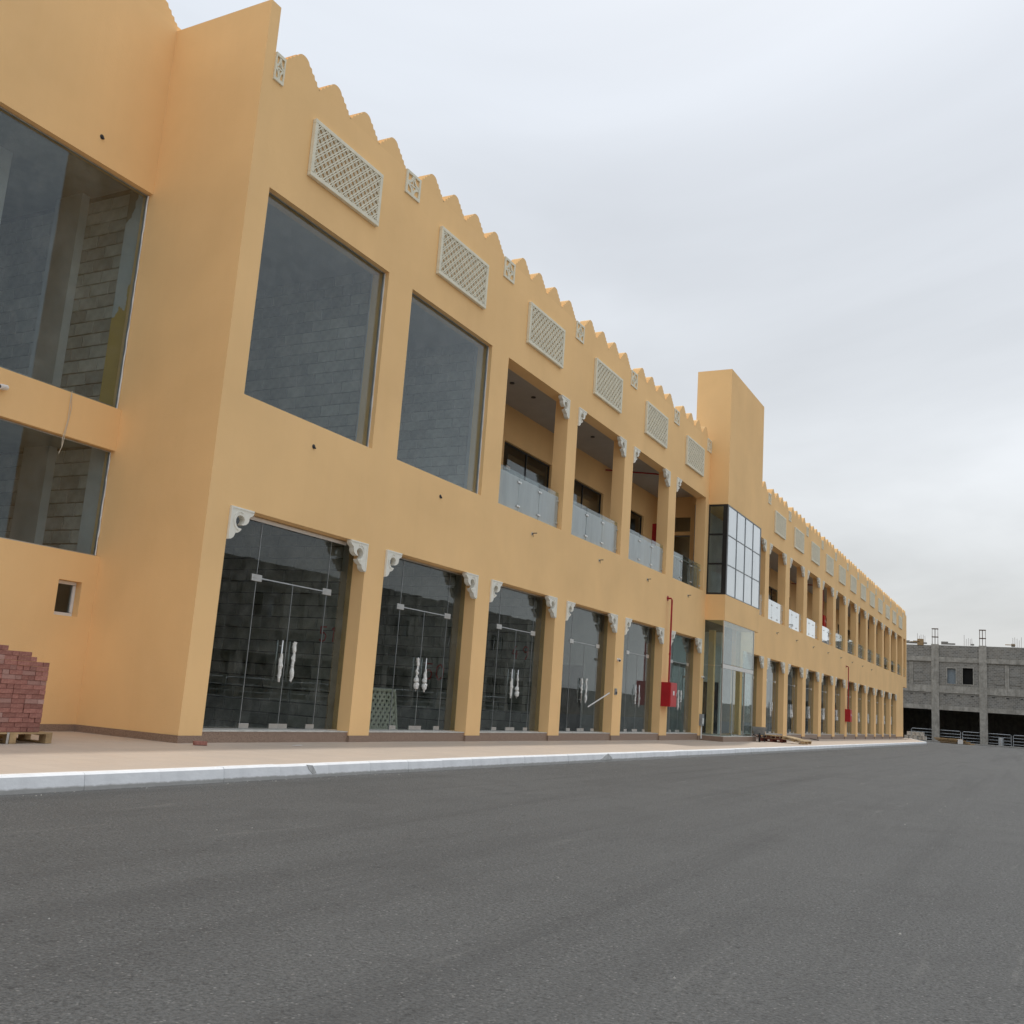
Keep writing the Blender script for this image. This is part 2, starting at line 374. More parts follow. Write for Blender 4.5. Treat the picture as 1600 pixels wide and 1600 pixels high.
def weld(o, dist=0.0005):
    bm = bmesh.new(); bm.from_mesh(o.data); bmesh.ops.remove_doubles(bm, verts=bm.verts, dist=dist)
    bmesh.ops.recalc_face_normals(bm, faces=bm.faces); bm.to_mesh(o.data); bm.free(); return o

# ------------------------------------------------------------------ ground, road, pavement, kerb
def zp(x): return -0.0022 * max(0.0, x)                      # pavement level
def zr(x): return -0.165 - 0.0031 * min(125.0, max(0.0, x))              # road level
mb = MB(); mb.quad((-600, -600, -0.95), (900, -600, -0.95), (900, 600, -0.95), (-600, 600, -0.95))
structure(mb.build('ground', 'bounce_sand'))
mb = MB()
xs = [-60, -20, 0] + [10 * k for k in range(1, 16)] + [200, 300, 440]
for a, b_ in zip(xs, xs[1:]):
    mb.quad((a, -44, zr(a)), (b_, -44, zr(b_)), (b_, -3.0 if b_ <= 80 else 30, zr(b_)), (a, -3.0 if b_ <= 80 else 30, zr(a)))
structure(weld(mb.build('road', 'asphalt')))
mb = MB()
xs = [-40, 0, 30, 60, 82]
for a, b_ in zip(xs, xs[1:]):
    mb.quad((a, -3.18, zp(a)), (b_, -3.18, zp(b_)), (b_, 3.4, zp(b_)), (a, 3.4, zp(a)))
mb.quad((82, -3.18, zp(82)), (98.6, -0.25, zp(82)), (98.6, 3.4, zp(82)), (82, 3.4, zp(82)))
pav = structure(weld(mb.build('pavement', 'paving')))
# white painted kerb stones, each its own piece
kerb = structure(empty('kerb', (0, 0, 0)))
prof = [(-3.345, -0.40), (-3.19, -0.40), (-3.19, 0.008), (-3.30, 0.008), (-3.322, -0.012), (-3.338, -0.13)]
kb = MB()
n = len(prof)
ks = []
for gap in (0.0,):
    m_ = MB(); i = 0
    m_.v += [(-0.4992, y, z) for y, z in prof] + [(0.4992, y, z) for y, z in prof]
    m_.f.append(tuple(range(n))); m_.f.append(tuple(range(2 * n - 1, n - 1, -1)))
    for k in range(n): m_.f.append((k, (k + 1) % n, n + (k + 1) % n, n + k))
    kmesh = m_.mesh('kerb_stone', 'kerb_paint')
for k in range(-10, 82):
    xx = k + 0.5
    inst('kerb_stone', kmesh, (xx, random.uniform(-.006, .006), zp(xx) + random.uniform(-.004, .003)), kerb, (0, math.atan(0.0022) if xx > 0 else 0, random.uniform(-.0004, .0004)))
for k in range(17):                                          # the kerb turns back along the far end
    a = R(10); px_, py_ = 82.0 + (k + .5) * math.cos(a), -3.26 + (k + .5) * math.sin(a)
    inst('kerb_stone', kmesh, (px_ - 3.26 * math.sin(a), py_ + 3.26 * math.cos(a), zp(82)), kerb, (0, 0, a))
# patches where the paint came off the kerb
for px_, prf in ((-1.36, [(-.10, .0), (.02, -.01), (.10, -.11), (.02, -.12), (-.06, -.06)]), (9.13, [(-.5, -.13), (-.32, -.10), (-.05, -.02), (.08, .0), (.28, -.10), (.3, -.13)])):
    mb = MB().prism([(x, z) for x, z in prf], -3.3475, -3.335)
    for i_, vv in enumerate(mb.v):
        mb.v[i_] = (vv[0], vv[1] + max(0, (vv[2] + .13)) * .13, vv[2])
    inst('paint_chip', mb.mesh('paint_chip', 'kerb_bare'), (px_, 0, zp(px_)), kerb)

# ------------------------------------------------------------------ the arcade building
B = tag(empty('arcade_building', (0, 0, 0)), 'long ochre yellow two-storey arcade with scalloped parapet, shop fronts and open galleries', 'building')
ZG0, ZG1 = -0.6, 3.90                                        # shop openings
ZU0, ZU1 = 5.845, 9.69                                       # upper openings
ZTOP = 12.2
G_NEAR = [(0.0, 3.93), (4.60, 8.48), (9.17, 13.02), (13.72, 17.65), (18.40, 22.22), (23.00, 26.85)]
U_NEAR = [(0.0, 3.78), (4.68, 8.36), (9.25, 13.07), (13.76, 17.66), (18.42, 22.20), (23.02, 26.85)]
PF = 4.765
FAR0 = 38.02
G_FAR = [(33.35, 37.22)] + [(FAR0 + PF * k, FAR0 + PF * k + 3.86) for k in range(11)]
U_FAR = [(33.35, 37.20)] + [(FAR0 + PF * k, FAR0 + PF * k + 3.76) for k in range(12)] + [(95.35, 97.3)]
def facade(name, x0, x1, g, u, ztop=ZTOP, label=None):
    mb = wall_holes(MB(), x0, x1, ZG0, ztop, 0.0, 0.42, [(a, b_, ZG0 - 1, ZG1) for a, b_ in g] + [(a, b_, ZU0, ZU1) for a, b_ in u])
    o = weld(mb.build(name, 'stucco', B))
    if label: o['label'] = label
    return o
facade('front_wall', -0.26, 27.32, G_NEAR, U_NEAR)
facade('front_wall', 32.95, 95.0, G_FAR, [h for h in U_FAR if h[1] < 95])
wall = wall_holes(MB(), 95.0, 98.0, 4.85, ZTOP, 0.0, 0.42, [(95.35, 97.3, ZU0, ZU1)]).build('front_wall', 'stucco', B)
MB().box(97.6, 98.0, 0.42, 9, 4.85, ZTOP).build('end_wall', 'stucco', B)
MB().box(94.6, 95.0, 0.42, 9, ZG0, 4.85).build('end_wall', 'stucco', B)
MB().box(95.0, 97.6, 0.42, 9, 4.85, 5.2).build('floor_slab', 'stucco', B)
# fin at the corner, the set-back wing
MB().box(-0.51, -0.26, 0.0, 2.349, ZG0, 13.10).build('fin_wall', 'stucco', B)
YS = 2.35
# the wing carries on behind the fin, so the two big windows run up to it
sbw = wall_holes(MB(), -12.0, -0.26, ZG0, 13.2, YS, YS + 0.25, [(-5.4, -0.508, 5.58, 9.72), (-5.1, -0.508, 2.95, 4.83), (-1.25, -0.79, 1.88, 2.465)])
weld(sbw.build('wing_wall', 'stucco', B))

# granite skirting along the piers and below the glass
def skirt(x0, x1, y0, y1, z1, z0=-0.6): MB().box(x0, x1, y0, y1, z0, z1).build('skirting', 'granite', B)
piers = [(-0.525, 0.0)] + [(a[1], b_[0]) for a, b_ in zip(G_NEAR, G_NEAR[1:])] + [(26.85, 27.3)]
for a, b_ in piers: skirt(a - 0.004, b_ + 0.004, -0.018, 0.30, 0.115)
piers = [(a[1], b_[0]) for a, b_ in zip(G_FAR, G_FAR[1:])] + [(G_FAR[-1][1], 95.02)]
for a, b_ in piers: skirt(a - 0.004, b_ + 0.004, -0.018, 0.30, 0.06 - 0.0012 * (a - 38))
skirt(-0.528, -0.505, 0.0, YS - .01, 0.115); skirt(-12, -0.53, YS - 0.018, YS, 0.115)
for a, b_ in G_NEAR + G_FAR:
    zt = 0.175 if a < 30 else 0.16
    MB().box(a + 0.006, b_ - 0.006, 0.03, 0.40, -0.6, zt).build('sill_stone', 'granite', B)
    MB().box(a + 0.007, b_ - 0.007, 0.022, 0.39, zt + 0.001, zt + 0.018).build('sill_top', 'stone_dust', B)

# merlons
half = [(0.515, 0.0), (0.495, 0.045), (0.435, 0.055), (0.415, 0.125), (0.35, 0.135), (0.325, 0.21), (0.26, 0.22), (0.232, 0.295), (0.17, 0.308), (0.135, 0.37), (0.08, 0.405), (0.02, 0.418)]
mer = MB().prism([(x, z) for x, z in half][::1] + [(-x, z) for x, z in half[::-1]], 0.0, 0.30).mesh('merlon', 'stucco')
pan_frame = MB(); wd, hh = 0.56, 0.54
for a, b_, c, d in ((-wd / 2, wd / 2, hh - .06, hh), (-wd / 2, wd / 2, 0, .06), (-wd / 2, -wd / 2 + .06, .06, hh - .06), (wd / 2 - .06, wd / 2, .06, hh - .06)):
    pan_frame.box(a, b_, -0.035, 0.03, c, d)
pan_frame_me = pan_frame.mesh('panel_frame', 'cream_grc')
ros = MB()
for sx_, sz_ in ((-1, -1), (1, -1), (-1, 1), (1, 1)):           # four arcs curving in to the middle
    pts = []
    for k in range(7):
        a = R(90 * k / 6)
        pts.append((sx_ * (0.215 - 0.19 * math.sin(a)), -0.012, hh / 2 + sz_ * (0.215 - 0.19 * math.cos(a))))
    for p, q in zip(pts, pts[1:]): ros.obox(p, q, 0.055, 0.03, (0, 1, 0))
ros.obox((-0.2, -0.01, hh / 2), (0.2, -0.01, hh / 2), 0.03, 0.02, (0, 1, 0)); ros.obox((0, -0.009, .08), (0, -0.009, hh - .08), 0.03, 0.02, (0, 1, 0))
ros.box(-wd / 2 + .06, wd / 2 - .06, 0.012, 0.028, .06, hh - .06)
ros_me = ros.mesh('rosette', 'cream_grc')
def parapet_panel(x, sx_=1.0):
    o = inst('parapet_panel', pan_frame_me, (x, 0, ZTOP - hh + 0.01), B, (0, 0, 0), (sx_, 1, 1)); inst('rosette', ros_me, (0, 0, 0), o)
# the panels stand in slots between the merlon groups, backed by a low wall
near_groups = [0.0 + 4.6 * k for k in range(6)]
for g, x0 in enumerate(near_groups):
    nm = 4
    for k in range(nm):
        if x0 + 0.48 + k > 26.9: continue
        inst('merlon', mer, (x0 + 0.49 + 1.0 * k, 0.0, ZTOP), B)
    if x0 > 0: parapet_panel(x0 - 0.29)
parapet_panel(-0.13, 0.45); parapet_panel(27.02, 0.95)
far_groups = [33.1] + [FAR0 + PF * k for k in range(12)] + [95.2]
for x0 in far_groups:
    for k in range(4):
        if x0 + 0.52 + 1.03 * k > 97.6: continue
        inst('merlon', mer, (x0 + 0.52 + 1.04 * k, 0.0, ZTOP), B)
    if x0 > 34: parapet_panel(x0 - 0.29)
# the wing has merlons of its own
for k in range(7): inst('merlon', mer, (-1.03 - 1.03 * k, YS, 13.2), B)

# lattice panels
GW, GH = 2.23, 1.16
fr = MB(); t_ = 0.085
for a, b_, c, d in ((0, GW, GH - t_, GH), (0, GW, 0, t_), (0, t_, t_, GH - t_), (GW - t_, GW, t_, GH - t_)): fr.box(a, b_, -0.085, 0.0, c, d)
lat_frame = fr.mesh('lattice_panel', 'cream_grc', bevel=0.008)
lt = MB(); x0, x1, z0, z1 = t_ - .01, GW - t_ + .01, t_ - .01, GH - t_ + .01
P_ = 0.2
def clipline(c, s):
    """line x = c + s*(z - z0) clipped to the frame"""
    pts = []
    za, zb = z0, z1
    if s > 0: za, zb = max(z0, z0 + (x0 - c)), min(z1, z0 + (x1 - c))
    else: za, zb = max(z0, z0 + (c - x1)), min(z1, z0 + (c - x0))
    if zb - za < 0.03: return None
    return (c + s * (za - z0), za), (c + s * (zb - z0), zb)
for s, yy in ((1, -0.062), (-1, -0.060)):
    c = x0 - 1.3
    while c < x1 + 1.3:
        for off in (-0.03, 0.03):
            q = clipline(c + off, s)
            if q: lt.obox((q[0][0], yy, q[0][1]), (q[1][0], yy, q[1][1]), 0.021, 0.03, (0, 1, 0))
        c += P_
# little rings between the strips, where the interlace closes
lat_me = lt.mesh('lattice', 'cream_grc')
def lattice_panel(x, sx_=1.0, z=10.41, parent=B):
    o = inst('lattice_panel', lat_frame, (x, 0, z), parent, (0, 0, 0), (sx_, 1, 1)); inst('lattice', lat_me, (0, 0, 0), o)
    return o
for k in range(6): lattice_panel(0.92 + 4.605 * k)
for k in range(12): lattice_panel(FAR0 + 0.88 + PF * k, 1.08)

# corner brackets, outline taken from the scrolled shape
raw = [(1065, 390), (1050, 500), (1010, 545), (930, 580), (905, 620), (900, 680), (865, 760), (800, 815), (700, 835), (678, 812), (730, 750), (762, 670), (742, 585), (690, 525), (620, 505), (550, 540), (502, 620), (488, 720), (510, 830), (560, 905), (640, 930), (660, 945), (610, 1010), (540, 1050), (462, 1062), (440, 1125), (400, 1190), (330, 1235), (232, 1240), (370, 200)]
br_pts = []
for X, Y in raw:
    dx, dy = X - 370, Y - 200; A11, A12, A21, A22 = 695, -138, 190, 1040
    det = A11 * A22 - A12 * A21
    u = (dx * A22 - A12 * dy) / det; v_ = (A11 * dy - A21 * dx) / det
    br_pts.append((u * 0.56, -v_ * 0.57))
def bracket_mesh(flip):
    pts = [((-x if flip else x), z) for x, z in br_pts]
    if not flip: pts = pts[::-1]
    mb = MB().prism(pts, -0.03, 0.085)
    s = -1 if flip else 1                                     # raised rim
    mb.obox((0.0 * s, -0.036, -0.015), (0.555 * s, -0.036, -0.015), 0.03, 0.012, (0, 1, 0))
    mb.obox((0.016 * s, -0.036, -0.032), (0.016 * s, -0.036, -0.55), 0.03, 0.012, (0, 1, 0))
    arc = [(0.105 + 0.0, -0.2)]
    cx_, cz_ = 0.235, -0.215
    pa = [(s * (cx_ + 0.135 * math.cos(R(a))), -0.036, cz_ + 0.16 * math.sin(R(a))) for a in range(60, 271, 30)]
    for p, q in zip(pa, pa[1:]): mb.obox(p, q, 0.03, 0.012, (0, 1, 0))
    return mb.mesh('corner_bracket', 'white_grc')
brL, brR = bracket_mesh(False), bracket_mesh(True)
def brackets(a, b_, z, left=True, right=True):
    if left: inst('corner_bracket', brL, (a + 0.002, 0, z - 0.002), B)
    if right: inst('corner_bracket', brR, (b_ - 0.002, 0, z - 0.002), B)
for a, b_ in G_NEAR + G_FAR: brackets(a, b_, ZG1)
for i, (a, b_) in enumerate(U_NEAR):
    if i >= 2: brackets(a, b_, ZU1, left=(i > 2), right=(i < 5))
for a, b_ in U_FAR[:-2]: brackets(a, b_, ZU1)

# ------------------------------------------------------------------ shop fronts
YG = 0.30
handle_me = MB().tube([(0, -0.055, 0), (0, -0.055, 0.74)], 0.016, 10).tube([(0, -0.055, 0.10), (0, 0.055, 0.10)], 0.009, 6).tube([(0, -0.055, 0.64), (0, 0.055, 0.64)], 0.009, 6).tube([(0, 0.062, 0.0), (0, 0.062, 0.74)], 0.016, 10).mesh('door_handle', 'steel', smooth=True)
def wrap_mesh(seed, z0_, z1_, r):
    rg = random.Random(seed); k = 9
    path = [(rg.uniform(-.012, .012), -0.058 + rg.uniform(-.01, .01), z0_ + (z1_ - z0_) * i / k) for i in range(k + 1)]
    return MB().tube(path, [r * rg.uniform(.6, 1.35) for _ in path], 9).mesh('plastic_wrap', 'wrap')
wraps = [wrap_mesh(s, a, b_, r) for s, a, b_, r in ((1, .02, .74, .034), (2, .0, .5, .036), (3, .3, .72, .03), (4, .05, .3, .05), (5, .1, .6, .026))]
patch = MB().box(-0.13, 0.13, -0.022, 0.022, -0.06, 0.06).box(-0.12, 0.02, -0.028, -0.022, -0.012, 0.0).mesh('patch_fitting', 'steel', bevel=0.004)
foot = MB().box(-0.12, 0.12, -0.02, 0.02, 0, 0.085).mesh('floor_fitting', 'steel', bevel=0.004)
def pane(parent, x0, x1, z0, z1, y=0.0, mat='glass_shop', name='glass_pane'):
    return MB().box(x0, x1, y - 0.006, y + 0.006, z0, z1).build(name, mat, parent)
def shop_front(a, b_, seed, zs=0.194, light=False):
    wd = b_ - a; rg = random.Random(seed)
    xs = [0.012, wd * 0.295, wd * 0.5495, wd * 0.805, wd - 0.012]
    mb = MB().box(0.01, wd - 0.01, -0.02, 0.02, 0.0, 0.022).box(0.01, wd - 0.01, -0.02, 0.02, ZG1 - zs - 0.03, ZG1 - zs - 0.002)
    fr_ = mb.build('shop_front', 'steel', B); fr_.location = (a, YG, zs)
    zt = 2.83 - zs; top = ZG1 - zs - 0.03; g = 0.004
    pane(fr_, xs[0], xs[1] - g, 0.022, top); pane(fr_, xs[3] + g, xs[4], 0.022, top)
    pane(fr_, xs[1] + g, xs[3] - g, zt + 0.012, top, name='transom_pane')
    dl = pane(fr_, xs[1] + g, xs[2] - g, 0.03, zt - 0.01, name='door_leaf'); dr = pane(fr_, xs[2] + g, xs[3] - g, 0.03, zt - 0.01, name='door_leaf')
    MB().box(xs[1] - g, xs[1] + g, -0.009, 0.009, 0.03, top).box(xs[3] - g, xs[3] + g, -0.009, 0.009, 0.03, top).box(xs[2] - g, xs[2] + g, -0.009, 0.009, 0.03, zt - 0.01).box(xs[1] + .13, xs[3] - .13, -0.012, 0.012, zt - 0.009, zt + 0.011).build('glass_joint', 'galv', fr_)
    for x in (xs[1], xs[3]): inst('patch_fitting', patch, (x, 0, zt), fr_)
    for x in (xs[1] + .1, xs[2] - .125, xs[2] + .125, xs[3] - .1): inst('floor_fitting', foot, (x, 0, 0.023), fr_)
    for s, d in ((-1, dl), (1, dr)):
        h = inst('door_handle', handle_me, (xs[2] + s * 0.17, 0, 0.86), fr_)
        for q in range(2 if rg.random() < .7 else 1):
            inst('plastic_wrap', wraps[rg.randrange(5)], (xs[2] + s * 0.17, 0.0, 0.86), fr_)
    if light:
        MB().box(0.62, wd - 0.35, -0.05, -0.022, top - 0.055, top + 0.0).build('head_strip', 'alu_white', fr_)
    else:
        MB().box(0.05, wd - 0.05, -0.045, -0.022, top - 0.02, top + 0.0).build('head_strip', 'galv', fr_)
    return fr_
for i, (a, b_) in enumerate(G_NEAR): shop_front(a, b_, 20 + i, light=(i == 0))
for i, (a, b_) in enumerate(G_FAR): shop_front(a, b_, 60 + i, zs=0.18)

# upper windows of the two closed bays and the wing
def fixed_window(x0, x1, z0, z1, y, mat='glass_upper'):
    f = MB()
    t2 = 0.018
    for a, b_, c, d in ((x0, x1, z0, z0 + t2), (x0, x1, z1 - t2, z1), (x0, x0 + t2, z0 + t2, z1 - t2), (x1 - t2, x1, z0 + t2, z1 - t2)): f.box(a, b_, y - 0.018, y + 0.018, c, d)
    o = f.build('fixed_window', 'galv', B)
    pane(o, x0 + t2, x1 - t2, z0 + t2, z1 - t2, y, mat)
    return o
def sealant(x, y, z0, z1, seed):
    rg = random.Random(seed); k = 26
    path = [(x + rg.uniform(-.006, .006), y, z0 + (z1 - z0) * i / k) for i in range(k + 1)]
    MB().tube(path, [rg.uniform(.006, .016) for _ in path], 6).build('sealant_bead', 'alu_white', B)
for a, b_ in U_NEAR[:2]:
    fixed_window(a + .004, b_ - .004, ZU0 + .004, ZU1 - .004, 0.13)
    sealant(b_ - 0.006, 0.104, ZU0 + .02, ZU1 - .02, int(b_ * 10))
fixed_window(-5.39, -0.512, 5.59, 9.71, YS + 0.13); fixed_window(-5.09, -0.512, 2.96, 4.82, YS + 0.13)
sealant(-0.525, YS + 0.10, 5.6, 9.7, 3); sealant(-0.525, YS + 0.10, 2.97, 4.8, 4)
f = MB(); x0, x1, z0, z1 = -1.25, -0.79, 1.88, 2.465
for a, b_, c, d in ((x0, x1, z0, z0 + .06), (x0, x1, z1 - .06, z1), (x0, x0 + .06, z0 + .06, z1 - .06), (x1 - .06, x1, z0 + .06, z1 - .06)): f.box(a + .003, b_ - .003, YS + .13, YS + .2, c + .003, d - .003)
sw = f.build('small_window', 'alu_white', B, bevel=.004); pane(sw, x0 + .06, x1 - .06, z0 + .06, z1 - .06, YS + .165, 'glass_shop')
MB().box(-12, -0.2, YS + .26, YS + 1.2, -0.5, 0.0).build('floor_slab', 'concrete', B)

# ------------------------------------------------------------------ slabs, rooms and partitions
def slab(name, x0, x1, y0, y1, z0, z1, mat): return MB().box(x0, x1, y0, y1, z0, z1).build(name, mat, B)
DEEP = 9.5
slab('floor_slab', -0.19, 94.5, 0.41, DEEP, -0.5, 0.15, 'concrete')
slab('floor_slab', -0.19, 27.2, 0.425, DEEP, 4.55, 5.75, 'concrete'); slab('floor_slab', 27.2, 97.55, 0.425, DEEP, 5.21, 5.75, 'concrete')
slab('floor_slab', 33, 94.5, 0.425, DEEP, 4.55, 5.205, 'concrete')
slab('roof_slab', -0.19, 97.55, 0.425, DEEP, 10.0, 10.35, 'ceiling')
slab('back_wall', -0.19, 97.55, DEEP, DEEP + .2, -0.5, 10.35, 'plaster')
slab('floor_slab', -12, -0.2, YS + .26, DEEP, 5.0, 5.68, 'concrete'); slab('floor_slab', -12, -0.2, YS + .26, DEEP, 2.6, 2.95, 'concrete')
slab('roof_slab', -12, -0.2, YS + .26, DEEP, 10.05, 10.35, 'concrete'); slab('back_wall', -12, -0.22, DEEP, DEEP + .2, -0.5, 10.35, 'plaster')
slab('end_wall', -12.2, -12.0, YS, DEEP, -0.5, 13.4, 'stucco')
slab('concrete_column', -2.8, -2.12, 4.2, 4.8, 5.68, 10.05, 'plaster')
slab('concrete_column', -0.6, -0.425, 4.2, 4.95, 5.68, 10.05, 'plaster'); slab('concrete_column', -0.6, -0.425, 4.0, 4.7, 2.95, 5.0, 'plaster')

# block walls: every block is a piece of its own in front of a mortar core
BL, BH = 0.50, 0.25
rgb_ = random.Random(3)
blk = [MB().box(-0.05, 0.05, -w_ / 2, w_ / 2, -0.115, 0.115).mesh('block', 'block', bevel=0.006) for w_ in (0.480, 0.230)]
def block_wall(label, x, y0, y1, z0, z1, thick=0.2, group=None):
    wl = empty('block_wall', (x, (y0 + y1) / 2, z0)); tag(wl, label, 'wall', group)
    yc = (y0 + y1) / 2
    MB().box(-0.045 + .05, thick, y0 - yc, y1 - yc, 0, z1 - z0).build('mortar_core', 'mortar', wl)
    rows = int((z1 - z0) / BH)
    for r in range(rows):
        z = BH * (r + .5); y = y0
        if r % 2:
            inst('block', blk[1], (0, y + .125 - yc, z), wl); y += .25
        while y + BL <= y1 + 1e-6:
            inst('block', blk[0], (rgb_.uniform(-.004, .004), y + .25 - yc, z), wl, (0, 0, rgb_.uniform(-.006, .006))); y += BL
        if y + .25 <= y1 + 1e-6: inst('block', blk[1], (0, y + .125 - yc, z), wl)
    return wl
bw = {}
bw['wing_up'] = block_wall('bare grey block wall behind the tall upper window of the set-back wing', -0.37, 3.05, 8.25, 5.68, 10.05)
bw['wing_lo'] = block_wall('bare grey block wall behind the low wide window of the set-back wing', -0.37, 3.05, 8.25, 2.95, 5.0)
bw['u1'] = block_wall('bare block wall behind the upper window beside the tall fin', 4.20, 0.75, 5.75, 5.75, 10.0)
bw['u2'] = block_wall('bare block wall behind the upper window next to the open gallery', 8.80, 0.75, 5.75, 5.75, 10.0)
bw['g1'] = block_wall('bare block wall sprayed with a red 51 inside the shop beside the fin', 4.20, 0.75, 5.75, 0.15, 4.55)
bw['g2'] = block_wall('bare block wall sprayed with a red 50 inside the shop holding a spare lattice panel', 8.78, 0.75, 5.75, 0.15, 4.55)
bw['g3'] = block_wall('bare block wall sprayed with a red 49 inside a glazed shop', 13.33, 0.75, 5.75, 0.15, 4.55)
for x, z0, z1 in ((4.16, 5.75, 10.0), (8.76, 5.75, 10.0), (4.16, .15, 4.55), (8.74, .15, 4.55), (13.29, .15, 4.55)):
    slab('partition_end', x, x + .26, .43, .745, z0, z1, 'white_plaster'); slab('partition', x + .06, x + .2, 5.755, DEEP, z0, z1, 'plaster')
slab('partition_end', -0.45, -0.2, YS + .26, 3.045, 2.95, 5.0, 'white_plaster')
slab('partition', -0.36, -0.2, 8.255, DEEP, 2.95, 10.0, 'plaster')
# the end of the upper wing wall is half painted yellow over white primer
m, t, b = base_mat('half_painted', 0.9, 0.2)
v = coords(t); sx = t.nodes.new('ShaderNodeSeparateXYZ'); t.links.new(v, sx.inputs[0])
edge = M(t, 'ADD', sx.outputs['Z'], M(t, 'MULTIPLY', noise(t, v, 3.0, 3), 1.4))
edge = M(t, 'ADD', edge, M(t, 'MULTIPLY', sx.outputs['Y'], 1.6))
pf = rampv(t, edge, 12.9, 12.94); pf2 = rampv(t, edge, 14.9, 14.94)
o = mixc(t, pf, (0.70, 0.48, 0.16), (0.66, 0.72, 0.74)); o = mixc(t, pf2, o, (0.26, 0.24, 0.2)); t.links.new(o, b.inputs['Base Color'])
slab('partition_end', -0.45, -0.2, YS + .26, 3.045, 5.68, 10.05, 'half_painted')
for x in [17.95, 22.5, 26.9, 37.5] + [FAR0 + PF * k - .5 for k in range(1, 12)]:
    slab('partition', x, x + .2, .43, DEEP, .15, 4.55, 'plaster')
# red sprayed shop numbers, written on the block walls
GLY = {'5': [[(.9, 1), (.1, 1), (.1, .55), (.6, .62), (.9, .4), (.75, .08), (.3, 0), (.05, .15)]], '1': [[(.3, .8), (.55, 1), (.5, 0)]], '0': [[(.5, 1), (.12, .8), (.08, .3), (.4, 0), (.8, .2), (.9, .7), (.5, 1)]],
       '4': [[(.55, 1), (.05, .4), (.85, .4)], [(.68, .65), (.62, 0)]], '9': [[(.8, .65), (.45, .5), (.15, .75), (.45, 1), (.85, .85), (.75, .3), (.5, 0)]]}
def spray(parent, text, y, z, size, x=-0.058):
    mb = MB(); yc, zc = parent.location.y, parent.location.z
    for i, ch in enumerate(text):
        for st in GLY[ch]:
            P = [(x, y - (i * .85 + q[0] * .62) * size - yc, z + q[1] * size - zc) for q in st]
            for p, q in zip(P, P[1:]): mb.obox(p, q, .055 * size / .5, .004, (1, 0, 0))
    mb.build('sprayed_number', 'spray_red', parent)
spray(bw['g1'], '51', 1.13, 1.92, .30); spray(bw['g2'], '50', 1.42, 1.36, .38); spray(bw['g3'], '49', 1.42, 2.15, .38)

# ------------------------------------------------------------------ galleries
YB = 2.5
def gallery(x0, x1, doors, zb=5.75):
    wall_holes(MB(), x0, x1, zb, 10.0, YB, YB + .2, [(a, b_, zb, 8.87) for a, b_ in doors]).build('gallery_wall', 'stucco', B)
    for a, b_ in doors:
        t2 = .05; f = MB()
        for p, q, c, d in ((a, b_, 8.87 - t2, 8.868), (a, a + t2, zb + .02, 8.87 - t2), (b_ - t2, b_, zb + .02, 8.87 - t2), (a + (b_ - a) / 2 - .02, a + (b_ - a) / 2 + .02, zb + .02, 8.87 - t2)):
            f.box(p + .002, q - .002, YB + .09, YB + .15, c, d)
        o = f.build('gallery_door', 'black_frame', B)
        pane(o, a + t2, a + (b_ - a) / 2 - .02, zb + .03, 8.82, YB + .12, 'glass_shop', 'door_leaf'); pane(o, a + (b_ - a) / 2 + .02, b_ - t2, zb + .03, 8.82, YB + .12, 'glass_shop', 'door_leaf')
        inst('door_handle', handle_me, (a + (b_ - a) / 2 - .15, YB + .12, 6.7), o); inst('door_handle', handle_me, (a + (b_ - a) / 2 + .15, YB + .12, 6.7), o)
        inst('patch_fitting', patch, (a + .5, YB + .1, 8.1), o)
gallery(9.12, 28.0, [(9.35, 12.7), (13.9, 17.35), (18.5, 21.95), (23.1, 26.4)])
gallery(28.2, 97.55, [(33.6, 36.8)] + [(FAR0 + PF * k + .6 + .5 * (k % 2), FAR0 + PF * k + 2.3 + .8 * (k % 3)) for k in range(12)])
slab('gallery_wall', 9.0, 9.12, .425, YB + .2, 5.75, 10.0, 'stucco')
# end wall of the near gallery, with a glazed door in it
ew = wall_holes(MB(), 0.43, YB, 5.75, 10.0, 28.0, 28.2, [(1.0, 1.75, 5.75, 8.35), (1.0, 1.75, 8.5, 9.12)], swap=True).build('gallery_wall', 'stucco', B)
o = MB().box(28.08, 28.12, 1.0, 1.04, 5.77, 8.35).box(28.08, 28.12, 1.71, 1.75, 5.77, 8.35).box(28.08, 28.12, 1.04, 1.71, 8.3, 8.35).build('gallery_door', 'grey_frame', B)
MB().box(28.094, 28.106, 1.04, 1.71, 5.77, 8.3).build('door_leaf', 'glass_shop', o); MB().box(28.094, 28.106, 1.0, 1.75, 8.5, 9.12).build('fanlight', 'glass_shop', o)
# slab edges, ceiling trim
for xx in (12.0, 13.4, 16.6, 18.0, 21.2, 25.8): MB().tube([(xx, 1.35, 9.999), (xx, 1.35, 9.97)], .07, 12).build('downlight', 'dark_metal', B)

